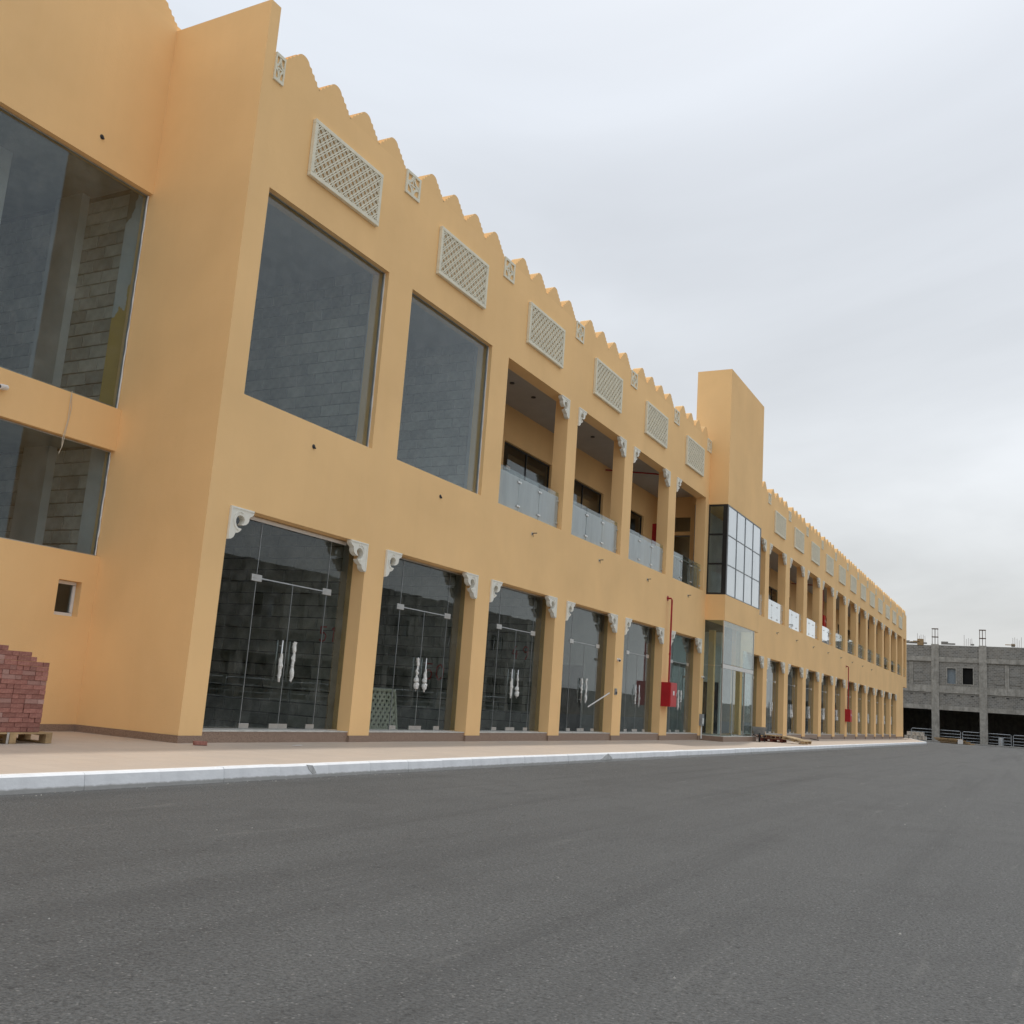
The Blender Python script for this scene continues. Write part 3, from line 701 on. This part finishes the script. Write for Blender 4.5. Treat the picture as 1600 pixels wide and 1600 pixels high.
# glass balustrades
post_me = MB().box(-.02, .02, -.012, .012, 0, .93).mesh('post', 'steel')
clampm = MB().box(-.045, .045, -.035, .012, -.025, .025).mesh('glass_clamp', 'steel', bevel=.004)
def balustrade(a, b_, mat, y=.13, panels=3, seed=0):
    rg = random.Random(seed); z = ZU0
    rail = MB().tube([(a + .03, y + .05, z + .93), (b_ - .03, y + .05, z + .93)], .022, 8).build('balustrade', 'steel', B, smooth=True)
    wd = (b_ - a - .1) / panels
    for k in range(panels):
        x0_ = a + .05 + wd * k
        dx = rg.uniform(-.01, .01)
        pane(rail, x0_ + .01 + dx, x0_ + wd - .012 + dx, z + .035, z + 1.06 + rg.uniform(-.01, .015), y, mat)
        for q in (z + .18, z + .82):
            inst('glass_clamp', clampm, (x0_ + .05, y, q), rail); inst('glass_clamp', clampm, (x0_ + wd - .05, y, q), rail)
    for k in range(panels + 1): inst('post', post_me, (a + .05 + wd * k if 0 < k < panels else (a + .06 if k == 0 else b_ - .06), y + .05, z), rail)
for i, (a, b_) in enumerate(U_NEAR[2:]): balustrade(a, b_, 'glass_film' if i < 3 else 'glass_clear', seed=i)
for i, (a, b_) in enumerate(U_FAR[:-1]): balustrade(a, b_, 'glass_film_white' if i < 5 else 'glass_clear', seed=10 + i)
balustrade(95.35, 97.3, 'glass_clear', panels=2, seed=40)

# ------------------------------------------------------------------ stair tower
TX0, TX1, TY0, TY1 = 27.30, 32.95, -0.80, 0.68
ZT0, ZT1, ZTT = 5.76, 9.5, 15.32
MB().box(TX0, TX1, TY0, TY1, ZT1, ZTT).build('tower_wall', 'stucco', B)
MB().box(TX0, TX1, TY0, 0.0, 4.72, ZT0).build('tower_wall', 'stucco', B)
slab('tower_wall', 27.33, 32.93, .44, .6, 5.76, 9.499, 'plaster')
# curtain wall: white-filmed grid in front, black framed dark panes at the side
f = MB(); nx, nz = 4, 3
fx0, fx1 = TX0 + .17, TX1 - .02
for k in range(nx + 1):
    x = fx0 + (fx1 - fx0) * k / nx; f.box(x - .016, x + .016, TY0 + .0, TY0 + .07, ZT0 + .002, ZT1 - .002)
for k in range(nz + 1):
    z = ZT0 + .025 + (ZT1 - ZT0 - .05) * k / nz
    for q in range(nx):
        xa = fx0 + (fx1 - fx0) * q / nx + .016; xb = fx0 + (fx1 - fx0) * (q + 1) / nx - .016; f.box(xa, xb, TY0 + .004, TY0 + .066, z - .016, z + .016)
cw = f.build('curtain_wall', 'grey_frame', B)
for q in range(nx):
    for k in range(nz):
        xa = fx0 + (fx1 - fx0) * q / nx + .016; xb = fx0 + (fx1 - fx0) * (q + 1) / nx - .016
        za = ZT0 + .025 + (ZT1 - ZT0 - .05) * k / nz + .016; zb = ZT0 + .025 + (ZT1 - ZT0 - .05) * (k + 1) / nz - .016
        pane(cw, xa, xb, za, zb, TY0 + .03, 'glass_film_white')
f = MB().box(TX0 + .003, TX0 + .147, TY0 + .003, TY0 + .19, ZT0 + .002, ZT1 - .002)      # thick black corner post
f.box(TX0 + .003, TX0 + .08, -.05, -.002, ZT0 + .002, ZT1 - .002)
for k in range(nz + 1):
    z = ZT0 + .04 + (ZT1 - ZT0 - .08) * k / nz; f.box(TX0 + .004, TX0 + .08, TY0 + .19, -.05, z - .035, z + .035)
sf = f.build('side_glazing', 'black_frame', B)
for k in range(nz):
    za = ZT0 + .04 + (ZT1 - ZT0 - .08) * k / nz + .035; zb = ZT0 + .04 + (ZT1 - ZT0 - .08) * (k + 1) / nz - .035
    MB().box(TX0 + .03, TX0 + .042, TY0 + .19, -.05, za, zb).build('glass_pane', 'glass_clear', sf)
# glass entrance lobby below
ZS = 0.15
MB().box(TX0 - .12, 32.45, TY0 - .12, 0.0, -.6, ZS - .02).build('entrance_step', 'granite', B); MB().box(TX0 - .125, 32.455, TY0 - .125, .02, ZS - .02, ZS).build('step_tread', 'stone_dust', B)
lx1 = 32.15
lob = MB()
for x in (TX0 + .01, 28.9, 30.75, lx1): lob.box(x, x + .045, TY0 + .01, TY0 + .055, ZS, 4.72 if x in (TX0 + .01, lx1) else 2.98)
lob.box(TX0 + .055, lx1, TY0 + .012, TY0 + .1, 2.82, 2.98)
lo = lob.build('entrance_lobby', 'steel', B)
yq = TY0 + .03
for a, b_, z0_, z1_ in ((TX0 + .06, 29.85, 3.0, 4.71), (29.87, lx1 - .005, 3.0, 4.71), (TX0 + .06, 28.895, ZS + .01, 2.815), (30.8, lx1 - .005, ZS + .01, 2.815)): pane(lo, a, b_, z0_, z1_, yq, 'glass_clear')
pane(lo, 28.95, 29.5, ZS + .01, 2.815, yq + .05, 'glass_clear', 'door_leaf')
for a, z0_, z1_ in ((TX0 + .03, ZS + .01, 2.9), (TX0 + .03, 2.92, 4.71), (lx1 + .02, ZS + .01, 4.71)): MB().box(a - .006, a + .006, TY0 + .06, -.004, z0_, z1_).build('glass_pane', 'glass_clear', lo)
slab('lobby_wall', 27.4, 32.9, 1.9, 2.05, ZS, 4.72, 'white_plaster'); slab('lobby_wall', 31.3, 31.5, 0.43, 1.895, ZS, 4.55, 'white_plaster'); slab('lift_door', 31.26, 31.298, .5, 1.3, ZS, 2.35, 'dark_metal'); slab('lobby_pier', 30.25, 30.5, .45, .7, ZS, 4.55, 'stucco')
slab('lift_door', 28.0, 29.3, 1.87, 1.9, ZS, 2.35, 'dark_metal'); slab('lift_door', 29.75, 30.7, 1.87, 1.9, ZS, 2.35, 'dark_metal')
slab('lobby_floor', 27.32, 32.9, .001, 2.05, -.5, ZS - .001, 'granite')

# ------------------------------------------------------------------ fire cabinets, lamps, cameras, cables
def cabinet(x, y, z, label, pipe_top=None, group='fire hose cabinets', depth=.35, wd=.72, ht=.85):
    c = tag(empty('fire_cabinet', (x, y, z)), label, 'cabinet', group)
    MB().box(0, wd, -depth, 0, 0, ht).build('box', 'red_paint', c, bevel=.006)
    d = MB().box(.03, wd - .03, -depth - .014, -depth - .001, .03, ht - .03).build('door', 'red_paint', c, bevel=.004)
    MB().box(wd - .12, wd - .09, -depth - .04, -depth - .014, ht * .45, ht * .58).build('handle', 'steel', d)
    MB().box(wd * .38, wd * .6, -depth - .017, -depth - .0145, ht * .48, ht * .66).build('notice', 'alu_white', d)
    if pipe_top:
        h = pipe_top - z
        MB().tube([(wd * .45, -.17, ht - .01), (wd * .45, -.17, h - .06), (wd * .45, -.13, h), (wd * .45, .02, h)], .034, 10).tube([(wd * .45, -.012, h), (wd * .45, -.001, h)], .1, 12).tube([(wd * .45, -.17, h * .47), (wd * .45, -.17, h * .47 + .08)], .045, 10).build('supply_pipe', 'red_pipe', c)
    return c
cabinet(22.22, -.002, 1.14, 'red fire hose cabinet with riser pipe beside the glass entrance lobby', 5.02)
cabinet(G_FAR[5][1] + .02, -.002, 1.05, 'red fire hose cabinet with riser pipe on a pier well past the tower', 4.85)
c = cabinet(22.72, .78, 7.0, 'red fire hose cabinet standing inside the upper gallery', None, depth=.3, wd=.65)
MB().tube([(.35, -.15, .84), (.35, -.15, 2.78), (.25, .0, 2.82), (-.75, 1.7, 2.82)], .03, 10).build('supply_pipe', 'red_pipe', c)
c = cabinet(U_FAR[4][1] - .55, .78, 7.0, 'red fire hose cabinet in the gallery past the tower', None, depth=.3, wd=.65)
MB().tube([(.35, -.15, .84), (.35, -.15, 2.78), (.25, .0, 2.82), (-.75, 1.7, 2.82)], .03, 10).build('supply_pipe', 'red_pipe', c)

def stub(x, z, y=0.0, big=False):
    p = [(x, y + .03, z), (x, y - .05, z + .01), (x - .04, y - .08, z - .03), (x - .06, y - .07, z - .10)] if big else [(x, y + .03, z), (x, y - .02, z), (x + .02, y - .035, z - .04)]
    o = MB().tube(p, .012 if big else .016, 6).tube([(x, y - .001, z), (x, y - .004, z)], .045 if not big else .05, 10).build('cable_stub', 'dark_metal', B)
for x, z in ((1.96, 5.42), (6.52, 5.43)): stub(x, z)
stub(-1.75, 10.18, YS)
def lamp_bracket(x, z, label):
    c = tag(empty('lamp_wire', (x, 0, z)), label, 'cable', 'wire tails between the two storeys')
    MB().tube([(0, .0, 0), (0, -.06, .015), (.09, -.10, .03)], .014, 6).tube([(0, -.0, 0), (-.02, -.05, -.03), (-.03, -.06, -.09)], .011, 6).build('wire', 'dark_metal', c)
    MB().tube([(0, -.001, 0), (0, -.012, 0)], .05, 10).build('rose', 'cable', c)
ORD = ['first', 'second', 'third', 'fourth', 'fifth', 'sixth', 'seventh', 'eighth', 'ninth', 'tenth']
for k, x in enumerate((11.24, 15.94, 20.3, 24.9)): lamp_bracket(x, 5.41, 'bare wire tails in the band above the %s shop counted from the tall fin' % ORD[k + 2])
for k in range(8): lamp_bracket(FAR0 + 1.9 + PF * k, 5.3, 'bare wire tails in the band above the %s shop past the tower' % ORD[k + 1])
def cctv(x, y, z, label, rz=0.0):
    c = tag(empty('security_camera', (x, y, z), rz), label, 'camera', 'security cameras')
    MB().tube([(0, 0, 0), (0, -.02, 0)], .05, 12).build('mount', 'alu_white', c)
    MB().tube([(0, -.02, 0), (0, -.10, .01)], .018, 8).build('arm', 'alu_white', c)
    MB().tube([(.04, -.05, .0), (-.14, -.13, -.04)], .042, 12).build('body', 'alu_white', c)
    MB().tube([(-.14, -.13, -.04), (-.146, -.133, -.042)], .032, 12).build('lens', 'dark_metal', c)
cctv(-2.80, YS, 5.28, 'small white security camera between the two wing windows')
cctv(17.9, -.001, 2.5, 'small white security camera on a shop pier before the fire cabinet')
cctv(27.1, -.001, 2.4, 'small white security camera on the pier touching the glass lobby')
# dangling string on the wing
c = MB().tube([(-1.56, YS - .01, 5.60), (-1.58, YS - .03, 5.45), (-1.57, YS - .03, 5.1), (-1.62, YS - .03, 4.75), (-1.60, YS - .02, 4.62)], .006, 6).tube([(-1.56, YS - .01, 5.60), (-1.53, YS - .02, 5.3), (-1.60, YS - .03, 4.65), (-1.64, YS - .02, 4.5)], .005, 6).build('hanging_string', 'cable')
tag(c, 'thin pale string hanging from the sill of the tall wing window', 'string')
# meter box and conduits on the last pier before the tower
c = tag(empty('socket_box', (26.93, 0, .5)), 'small dirty utility box low on the pier next to the glass lobby', 'utility box')
MB().box(0, .3, -.12, -.001, 0, .45).build('box', 'cement_grey', c, bevel=.006); MB().box(.05, .25, -.125, -.121, .08, .3).build('cover', 'alu_white', c)
MB().tube([(.15, -.06, 0.0), (.15, -.06, -.5)], .03, 8).build('conduit', 'alu_white', c)
c = tag(empty('intercom', (17.76, 0, 1.38)), 'small grey switch plate on a shop pier beside a white stick', 'switch')
MB().box(0, .14, -.04, -.001, 0, .2).build('plate', 'cement_grey', c, bevel=.004); MB().box(.02, .12, -.055, -.04, .03, .1).build('button', 'dark_metal', c)
c = MB().obox((16.3, .26, .95), (17.2, -.06, 1.42), .035, .02, (0, 1, 0)).build('white_stick', 'alu_white'); tag(c, 'white plastic stick leaning out between two shop piers', 'stick')

# spare lattice panel leaning inside the second shop
sp = tag(empty('spare_lattice', (5.42, .62, .17)), 'spare lattice panel leaning behind the glass of a shop', 'panel'); sp.rotation_euler = (R(-9), 0, 0)
q = MB()
for a, b_, c, d in ((0, 1.1, .84, .9), (0, 1.1, 0, .06), (0, .06, .06, .84), (1.04, 1.1, .06, .84)): q.box(a, b_, -.03, .03, c, d)
q.build('panel_frame', 'cream_grc', sp)
q = MB(); x0, x1, z0, z1 = .05, 1.05, .05, .85
for s_, yy in ((1, -.006), (-1, .006)):
    c = x0 - 1.0
    while c < x1 + 1.0:
        k_ = clipline(c, s_)
        if k_: q.obox((k_[0][0], yy, k_[0][1]), (k_[1][0], yy, k_[1][1]), .065, .012, (0, 1, 0))
        c += .17
q.build('lattice', 'cream_grc', sp)
# clutter seen through the glass
rg = random.Random(11)
def carton(x, y, z, a, b_, h, label):
    c = tag(empty('cardboard_box', (x, y, z)), label, 'box', 'cartons in the shops'); MB().box(0, a, 0, b_, 0, h).build('body', 'cardboard', c, bevel=.005)
    MB().box(a * .44, a * .56, -.002, b_ + .002, h - .06, h + .002).build('tape', 'cable', c)
carton(1.0, 2.2, .15, .6, .5, .45, 'brown carton on the floor of the shop beside the fin')
carton(10.2, 2.4, .15, .7, .5, .5, 'brown carton on the floor of the shop marked 49')

carton(5.9, 2.6, .15, .8, .6, .55, 'brown carton behind the spare lattice panel')
carton(6.0, 2.7, .705, .6, .45, .3, 'small brown carton stacked on the carton behind the lattice panel')
carton(15.2, 1.4, .15, .5, .5, .6, 'tall brown carton in the shop beside the white stick')
for i_, (x, y, n_, lb_) in enumerate(((2.4, 3.2, 4, 'pile of grey cement bags in the shop beside the fin'), (11.2, 1.6, 3, 'pile of grey cement bags in the shop marked 49'), (20.2, 1.8, 5, 'pile of grey cement bags in the shop before the fire cabinet'))):
    c = tag(empty('cement_bags', (x, y, .15)), lb_, 'bags', 'cement bags in the shops')
    for k in range(n_): inst('bag', MB().box(0, .62, 0, .4, 0, .13).mesh('bag', 'cement_grey', bevel=.04), (rg.uniform(-.04, .04), rg.uniform(-.04, .04), .132 * k), c, (0, 0, rg.uniform(-.1, .1)))
c = tag(empty('inner_door', (17.93, 1.2, .15)), 'dark doorway in the side wall of the shop beside the white stick', 'door')
MB().box(0, .02, 0, .95, 0, 2.1).build('leaf', 'black_frame', c); MB().box(-.02, .02, -.06, -.001, 0, 2.16).box(-.02, .02, .951, 1.01, 0, 2.16).box(-.02, .02, 0, .95, 2.101, 2.16).build('frame', 'alu_white', c)
# ------------------------------------------------------------------ pallet and pavers
def pallet(loc, rot, label, mat='timber', mat2='timber', wd=1.2, dp=1.0, group=None):
    p = tag(empty('pallet', loc), label, 'pallet', group); p.rotation_euler = rot
    for k in range(7):
        y = dp * k / 6.0 * .9
        MB().box(0, wd, y, y + .095, .123, .145).build('deck_board', mat, p, bevel=.002)
    for x in (0.0, wd / 2 - .05, wd - .1):
        MB().box(x, x + .1, 0, dp, .1, .122).build('stringer_board', mat, p); MB().box(x, x + .1, 0, dp, 0, .02).build('bottom_board', mat, p)
        for y in (0.0, dp / 2 - .07, dp - .145):
            MB().box(x + .001, x + .099, y + .002, y + .14, .021, .099).build('foot_block', mat2, p)
    return p
pl = pallet((-3.93, 0.09, 0.004), (0, 0, 0), 'wooden pallet carrying the stack of red pavers', 'timber', 'timber')
for x in (-.62 + 1.0, 0.62): pass
strap = MB().box(.50, .535, -.004, 0, .0, .146).build('strap', 'steel', pl)
ps = tag(empty('paver_stack', (-3.93, 0.13, 0.152)), 'stepped stack of red concrete pavers on a wooden pallet', 'pavers')
PV = {}
def paver(l):
    if l not in PV: PV[l] = MB().box(.0015, l - .0015, 0, .098 if l > .15 else .198, 0, .0605).mesh('paver', 'paver_red', bevel=.004)
    return PV[l]
rg = random.Random(5)
XE = 1.02                                                    # right edge in stack coordinates
def course_list(k):
    top = []
    return top
for k in range(18):
    z = k * .0625
    x_end = XE if k < 15 else (XE - .205 if k == 15 else (XE - .29 if k == 16 else XE - .66))
    x = x_end
    first = True
    while x > 0.05:
        l = .2 if rg.random() < .62 else .1
        if first and k < 15: l = .2 if k % 2 else .1
        first = False
        l = min(l, .2)
        xa = x - l
        inst('paver', paver(l), (xa + rg.uniform(-.003, .003), rg.uniform(-.006, .006), z), ps, (0, 0, rg.uniform(-.012, .012)))
        x = xa
fill = MB()
for k in range(18):
    x_end = XE if k < 15 else (XE - .205 if k == 15 else (XE - .29 if k == 16 else XE - .66))
    for r in range(4):
        n_ = int((x_end - .02) / .2)
        for q in range(n_): fill.box(x_end - .2 * (q + 1) + .003, x_end - .2 * q - .003, .215 + .1 * r * 2, .215 + .1 * r * 2 + .196, k * .0625 + .001, k * .0625 + .06)
o = fill.build('inner_pavers', 'paver_red', ps); o['kind'] = 'stuff'
lb = tag(MB().box(-.1, .1, -.05, .05, 0, .06).build('loose_paver', 'paver_red', bevel=.004), 'single loose red paver on the pavement by the fin corner', 'paver')
lb.location = (-.45, -.42, .004); lb.rotation_euler = (0, 0, R(-35))
pap = tag(MB().prism([(0, 0), (.22, .0), (.26, .05), (.05, .04)], 0, .004).build('paper_scrap', 'alu_white'), 'white scrap of paper on the pavement before the shop beside the fin', 'litter')
pap.rotation_euler = (R(90), 0, R(10)); pap.location = (1.35, -.75, .012)

# wheelbarrow and pallet heap beyond the lobby
wb = tag(empty('wheelbarrow', (32.6, -1.0, zp(33)), R(196)), 'grey builder wheelbarrow parked at the corner of the glass lobby', 'wheelbarrow')
tubm = MB(); bot = [(-.28, -.2, .3), (.22, -.2, .3), (.22, .2, .3), (-.28, .2, .3)]; topp = [(-.48, -.33, .6), (.5, -.33, .64), (.5, .33, .64), (-.48, .33, .6)]
ins = [(x * .93, y * .92, z - .0) for x, y, z in topp]; inb = [(x * .9, y * .9, z + .03) for x, y, z in bot]
tubm.v = bot + topp + ins + inb
tubm.f = [(3, 2, 1, 0)] + [(k, (k + 1) % 4, 4 + (k + 1) % 4, 4 + k) for k in range(4)] + [(4 + k, 4 + (k + 1) % 4, 8 + (k + 1) % 4, 8 + k) for k in range(4)] + [(8 + k, 8 + (k + 1) % 4, 12 + (k + 1) % 4, 12 + k) for k in range(4)] + [(12, 13, 14, 15)]
tubm.build('tray', 'cement_grey', wb)
for s in (-1, 1):
    MB().tube([(.62, 0.06 * s, .2), (.25, s * .2, .27), (-.35, s * .26, .33), (-1.0, s * .3, .55)], .018, 8).build('handle', 'dark_metal', wb)
    MB().tube([(-.3, s * .24, .32), (-.38, s * .26, .02), (-.25, s * .26, .01), (-.12, s * .23, .3)], .016, 8).build('leg', 'dark_metal', wb)
wh = MB()
for k in range(20):
    a0, a1 = 2 * math.pi * k / 20, 2 * math.pi * (k + 1) / 20
    i = len(wh.v)
    for a in (a0, a1):
        for r_, y in ((.19, -.03), (.19, .03), (.11, .035), (.11, -.035)): wh.v.append((.62 + r_ * math.cos(a), y, .195 + r_ * math.sin(a)))
    wh.f += [(i, i + 1, i + 5, i + 4), (i + 1, i + 2, i + 6, i + 5), (i + 2, i + 3, i + 7, i + 6), (i + 3, i, i + 4, i + 7)]
wh.build('tyre', 'rubber', wb)
MB().tube([(.62, -.03, .195), (.62, .03, .195)], .108, 16).build('rim', 'galv', wb)
GP = 'pallets heaped past the tower'
pallet((33.9, -1.75, zp(34) + .004), (0, 0, R(4)), 'dark red pallet lying at the bottom of the heap by the wheelbarrow', 'timber_red', 'timber_red', group=GP)
pallet((34.0, -1.55, zp(34) + .152), (0, 0, R(-9)), 'brown pallet lying flat on the dark red pallet', 'timber', 'timber_red', group=GP)
pallet((33.7, -2.72, zp(34) + .012), (R(9.5), 0, R(-4)), 'pale pallet tilted up against the side of the pallet heap', 'timber_pale', 'timber', group=GP)
pk = tag(MB().box(0, 1.5, 0, .1, 0, .03).build('loose_plank', 'timber_red'), 'dark plank lying on the pavement before the pallet heap', 'plank'); pk.location = (34.9, -2.35, zp(35) + .004); pk.rotation_euler = (0, 0, R(8))
pk = tag(MB().box(0, 2.4, 0, .12, 0, .04).build('loose_plank', 'dark_metal'), 'dark plank lying on the pavement at the foot of a far shop pier', 'plank'); pk.location = (47.0, -.9, zp(48) + .004); pk.rotation_euler = (0, 0, R(20))

# ------------------------------------------------------------------ unfinished concrete buildings
def concrete_shell(name, label, loc, rz, nb, lead, bay=5.3, detail=True):
    """local frame: front face at x = 0 looking to -x, bays run towards -y; columns at y = lead - k*bay"""
    c = tag(empty(name, loc, rz), label, 'building')
    def bx(nm, x0, x1, y0, y1, z0, z1, mat, par=c): return MB().box(x0, x1, y0, y1, z0, z1).build(nm, mat, par)
    cw_ = .85
    for k in range(nb + 1):
        y = lead - bay * k
        bx('column', 0, .6, y - cw_, y, -.9, 11.16, 'far_concrete')
        if detail:
            # starter bars in cages with stirrups
            if True:
                m_ = MB(); hgt = 13.15 if k < 2 else 13.0
                for a, b_ in ((.1, -.1), (.5, -.1), (.1, -.75), (.5, -.75), (.1, -.42), (.5, -.42)): m_.tube([(a, y + b_, 11.1), (a + rg.uniform(-.02, .02), y + b_ + rg.uniform(-.02, .02), hgt)], .022, 5)
                for zz in (12.0, 13.0): m_.box(.05, .55, y - .8, y - .06, zz, zz + .09)
                m_.build('rebar_cage', 'rust', c)
            m_ = MB()
            for q in range(5):
                yy = y - 3.7 - .22 * q; m_.tube([(.3 + .04 * (q % 2), yy, 11.1), (.3 + rg.uniform(-.03, .03), yy + rg.uniform(-.04, .04), 11.7 + rg.uniform(0.2, .75))], .018, 5)
            m_.build('starter_bars', 'rust', c)
    for k in range(nb):
        ya, yb = lead - bay * k - cw_, lead - bay * (k + 1)      # clear span, ya > yb
        bx('lintel', .05, .5, yb + .002, ya - .002, 3.25, 3.76, 'far_concrete')
        wall_b = wall_holes(MB(), yb + .002, ya - .002, 3.762, 5.32, .14, .38, [], swap=True).build('block_infill', 'far_blockwork', c)
        bx('beam', .03, .52, yb + .002, ya - .002, 5.322, 6.14, 'far_concrete')
        mid = (ya + yb) / 2
        if k % 2 == 0:
            hs = [(mid + .35, mid + 1.3, 6.45, 8.3), (mid - 1.55, mid - .42, 6.45, 8.4)]
        else:
            hs = []
        wall_holes(MB(), yb + .002, ya - .002, 6.142, 9.05, .16, .40, hs, swap=True).build('block_infill', 'far_blockwork', c)
        for a, b_, z0_, z1_ in hs:
            o = MB().box(.12, .44, a - .1, a, z0_ - .1, z1_ + .12).box(.12, .44, b_, b_ + .1, z0_ - .1, z1_ + .12).box(.12, .44, a, b_, z1_, z1_ + .12).box(.12, .44, a, b_, z0_ - .1, z0_).build('window', 'far_concrete', c)
            MB().box(.5, .512, a - .05, b_ + .05, z0_, z1_).build('window_backing_card', 'painted_sky_blue' if a > mid else 'painted_dark', o)  # blue card painted as sky seen through, black one as unlit interior
        if not hs:
            for q in (-1.35, .35):                              # recessed block panels between thin mullions
                bx('recessed_panel', .10, .159, mid + q, mid + q + 1.15, 6.6, 7.5, 'far_blockwork'); bx('recessed_panel', .12, .159, mid + q, mid + q + 1.15, 7.6, 8.9, 'far_blockwork')
            bx('mullion', .06, .159, mid - .16, mid + .3, 6.15, 8.9, 'far_concrete')
        bx('beam', -.05 if k % 2 else .06, .52, yb + .002, ya - .002, 9.052, 9.62, 'far_concrete')
        wall_holes(MB(), yb + .002, ya - .002, 9.622, 11.1 + rg.uniform(-.08, .05), .2, .42, [], swap=True).build('block_infill', 'far_blockwork', c)
        if detail:
            yy = yb + .1
            while yy < ya - .5:                                  # ragged last course of blocks
                l_ = rg.choice((.4, .4, .8)); 
                if rg.random() < .55: bx('top_block', .2, .42, yy, yy + l_ - .02, 11.16, 11.16 + rg.choice((.18, .18, .36)), 'far_blockwork')
                yy += l_ + rg.choice((0, 0, .5))
            if k % 2: bx('timber_prop', .1, .5, mid - .9, mid + .2, 11.35, 11.42, 'timber')
        for q in range(3): bx('wall_hole', .135, .139, mid - 1.6 + 1.5 * q, mid - 1.6 + 1.5 * q + .3, 5.0, 5.1, 'painted_dark')  # black cards painted as shaded holes, the wall is not cut
    y0_, y1_ = lead - bay * nb - cw_, lead
    bx('floor_slab', .62, 28, y0_, y1_, 5.4, 5.9, 'far_concrete'); bx('roof_slab', .62, 28, y0_, y1_, 9.1, 9.5, 'far_concrete')
    bx('back_wall', 28.01, 28.2, y0_, y1_, -.9, 11, 'far_concrete')
    bx('side_wall', .62, 28, y1_ - .2, y1_ - .001, -.9, 5.39, 'far_concrete'); bx('side_wall', .62, 28, y0_ + .001, y0_ + .2, -.9, 5.39, 'far_concrete')
    bx('floor', .02, 28, y0_, y1_, -.95, -.52, 'cement_grey')
    return c
fb = concrete_shell('unfinished_building', 'grey unfinished concrete building with rebar on its roof beyond the arcade', (121.0, 0, 0), 0.0, 5, -.35 + 5.3 * 2)
MB().box(.1, .7, 0.55, 1.25, 11.0, 11.75).build('formwork', 'timber', fb)
concrete_shell('unfinished_building', 'grey unfinished block building across the road, seen mirrored in the shop glass', (30.0, -46.0, 0), R(-90), 13, 0.0 + 70.0, 5.3, detail=False).location = (40, -46, 0)

bw_ = tag(empty('reflection_wall', (112.5, -45.5, 0)), 'added unseen grey wall across the road, hiding pale ground from the far shop glass reflections', 'wall')  # unseen wall added to shape what the far glass reflects
for k in range(40): MB().box(8 * k + .2, 8 * k + 8, 0, .2, -.95, 2.9).build('wall_panel', 'far_concrete', bw_); MB().box(8 * k - .2, 8 * k + .199, -.05, .25, -.95, 3.1).build('pier', 'far_concrete', bw_)
# galvanised barriers between its columns
RAIL = None
def barrier(y0_, y1_, x, z, label, rz=0.0, z_y=0.0, group='galvanised barriers at the unfinished building'):
    c = tag(empty('barrier_rail', (x, (y0_ + y1_) / 2, z)), label, 'barrier', group)
    h = (y1_ - y0_) / 2 - .06
    if rz: c.rotation_euler = (0, 0, rz); c.location = (x, z_y, z)
    MB().tube([(0, -h, 0), (0, -h, 1.28), (0, -h + .09, 1.37), (0, h - .09, 1.37), (0, h, 1.28), (0, h, 0)], .045, 8).build('frame', 'galv', c)
    for zz in (.28, .64, 1.0): MB().tube([(0, -h + .04, zz), (0, h - .04, zz)], .03, 6).build('rail', 'galv', c)
for k, (a, b_) in enumerate(((-3.55, 2.1), (-9.0, -3.65), (-14.4, -9.1))): barrier(a, b_, 121.9, -.52, ['galvanised tube barrier of the unfinished building starting behind the arcade corner', 'galvanised tube barrier of the unfinished building next to the timber pile', 'galvanised tube barrier of the unfinished building with a drum standing before it'][k])
for k in range(9): barrier(0, 5.4, 16 + 5.5 * k, zr(16 + 5.5 * k), 'galvanised tube barrier across the road, seen only mirrored in the shop glass', R(90), -27.0, 'mirrored barriers across the road')
# low stone edge in front of it
structure(MB().box(118.6, 119.0, -22, 14, -.9, -.42).build('road_edge', 'concrete'))
# piles at the far end of the arcade
pile = tag(empty('block_pile', (99.5, -.1, -.25)), 'low pile of pale blocks at the far corner of the arcade', 'blocks')
bm_ = MB().box(0, .4, 0, .38, 0, .38).mesh('stacked_block', 'stone_dust', bevel=.01)
for k in range(9): inst('stacked_block', bm_, (.1 * (k % 2), -1.6 + .42 * (k % 5) + .2 * (k // 5), .39 * (k // 5)), pile, (0, 0, rg.uniform(-.2, .2)))
pp = tag(empty('timber_pile', (110, -3.9, -.5)), 'pile of yellow timber planks in front of the unfinished building', 'timber')
for k in range(7): MB().box(-.1 * k + .0, -.1 * k + .3, -1.7 + .2 * k, 1.6 + .12 * k, .14 * (k // 2), .14 * (k // 2) + .12).build('plank', 'timber', pp)
MB().box(-.9, -.55, -.6, -.1, .02, .5).build('white_sack', 'alu_white', pp)
dr = tag(empty('steel_drum', (120.6, -7.9, -.5)), 'pale drum standing by the barrier of the unfinished building', 'drum')
MB().tube([(0, 0, 0), (0, 0, .3), (0, 0, .31), (0, 0, .6), (0, 0, .61), (0, 0, .9)], [.3, .3, .315, .315, .3, .3], 16).build('body', 'galv', dr); MB().tube([(0, 0, .9), (0, 0, .93)], .27, 16).build('lid', 'alu_white', dr)

# pebbles and grit on the asphalt, too many to count
gr = MB(); rg = random.Random(9)
for k in range(260):
    x = rg.uniform(-9, 30); y = -3.36 - abs(rg.gauss(0, .12)) if rg.random() < .8 else rg.uniform(-12, -3.4)
    r_ = rg.uniform(.004, .012); z = zr(x)
    i = len(gr.v)
    gr.v += [(x + r_, y, z), (x, y + r_, z), (x - r_, y, z), (x, y - r_, z), (x + rg.uniform(-.4, .4) * r_, y, z + r_ * .9)]
    gr.f += [(i, i + 1, i + 4), (i + 1, i + 2, i + 4), (i + 2, i + 3, i + 4), (i + 3, i, i + 4)]
o = gr.build('road_grit', 'grit'); tag(o, 'pale grit scattered on the asphalt along the kerb', 'grit', kind='stuff')
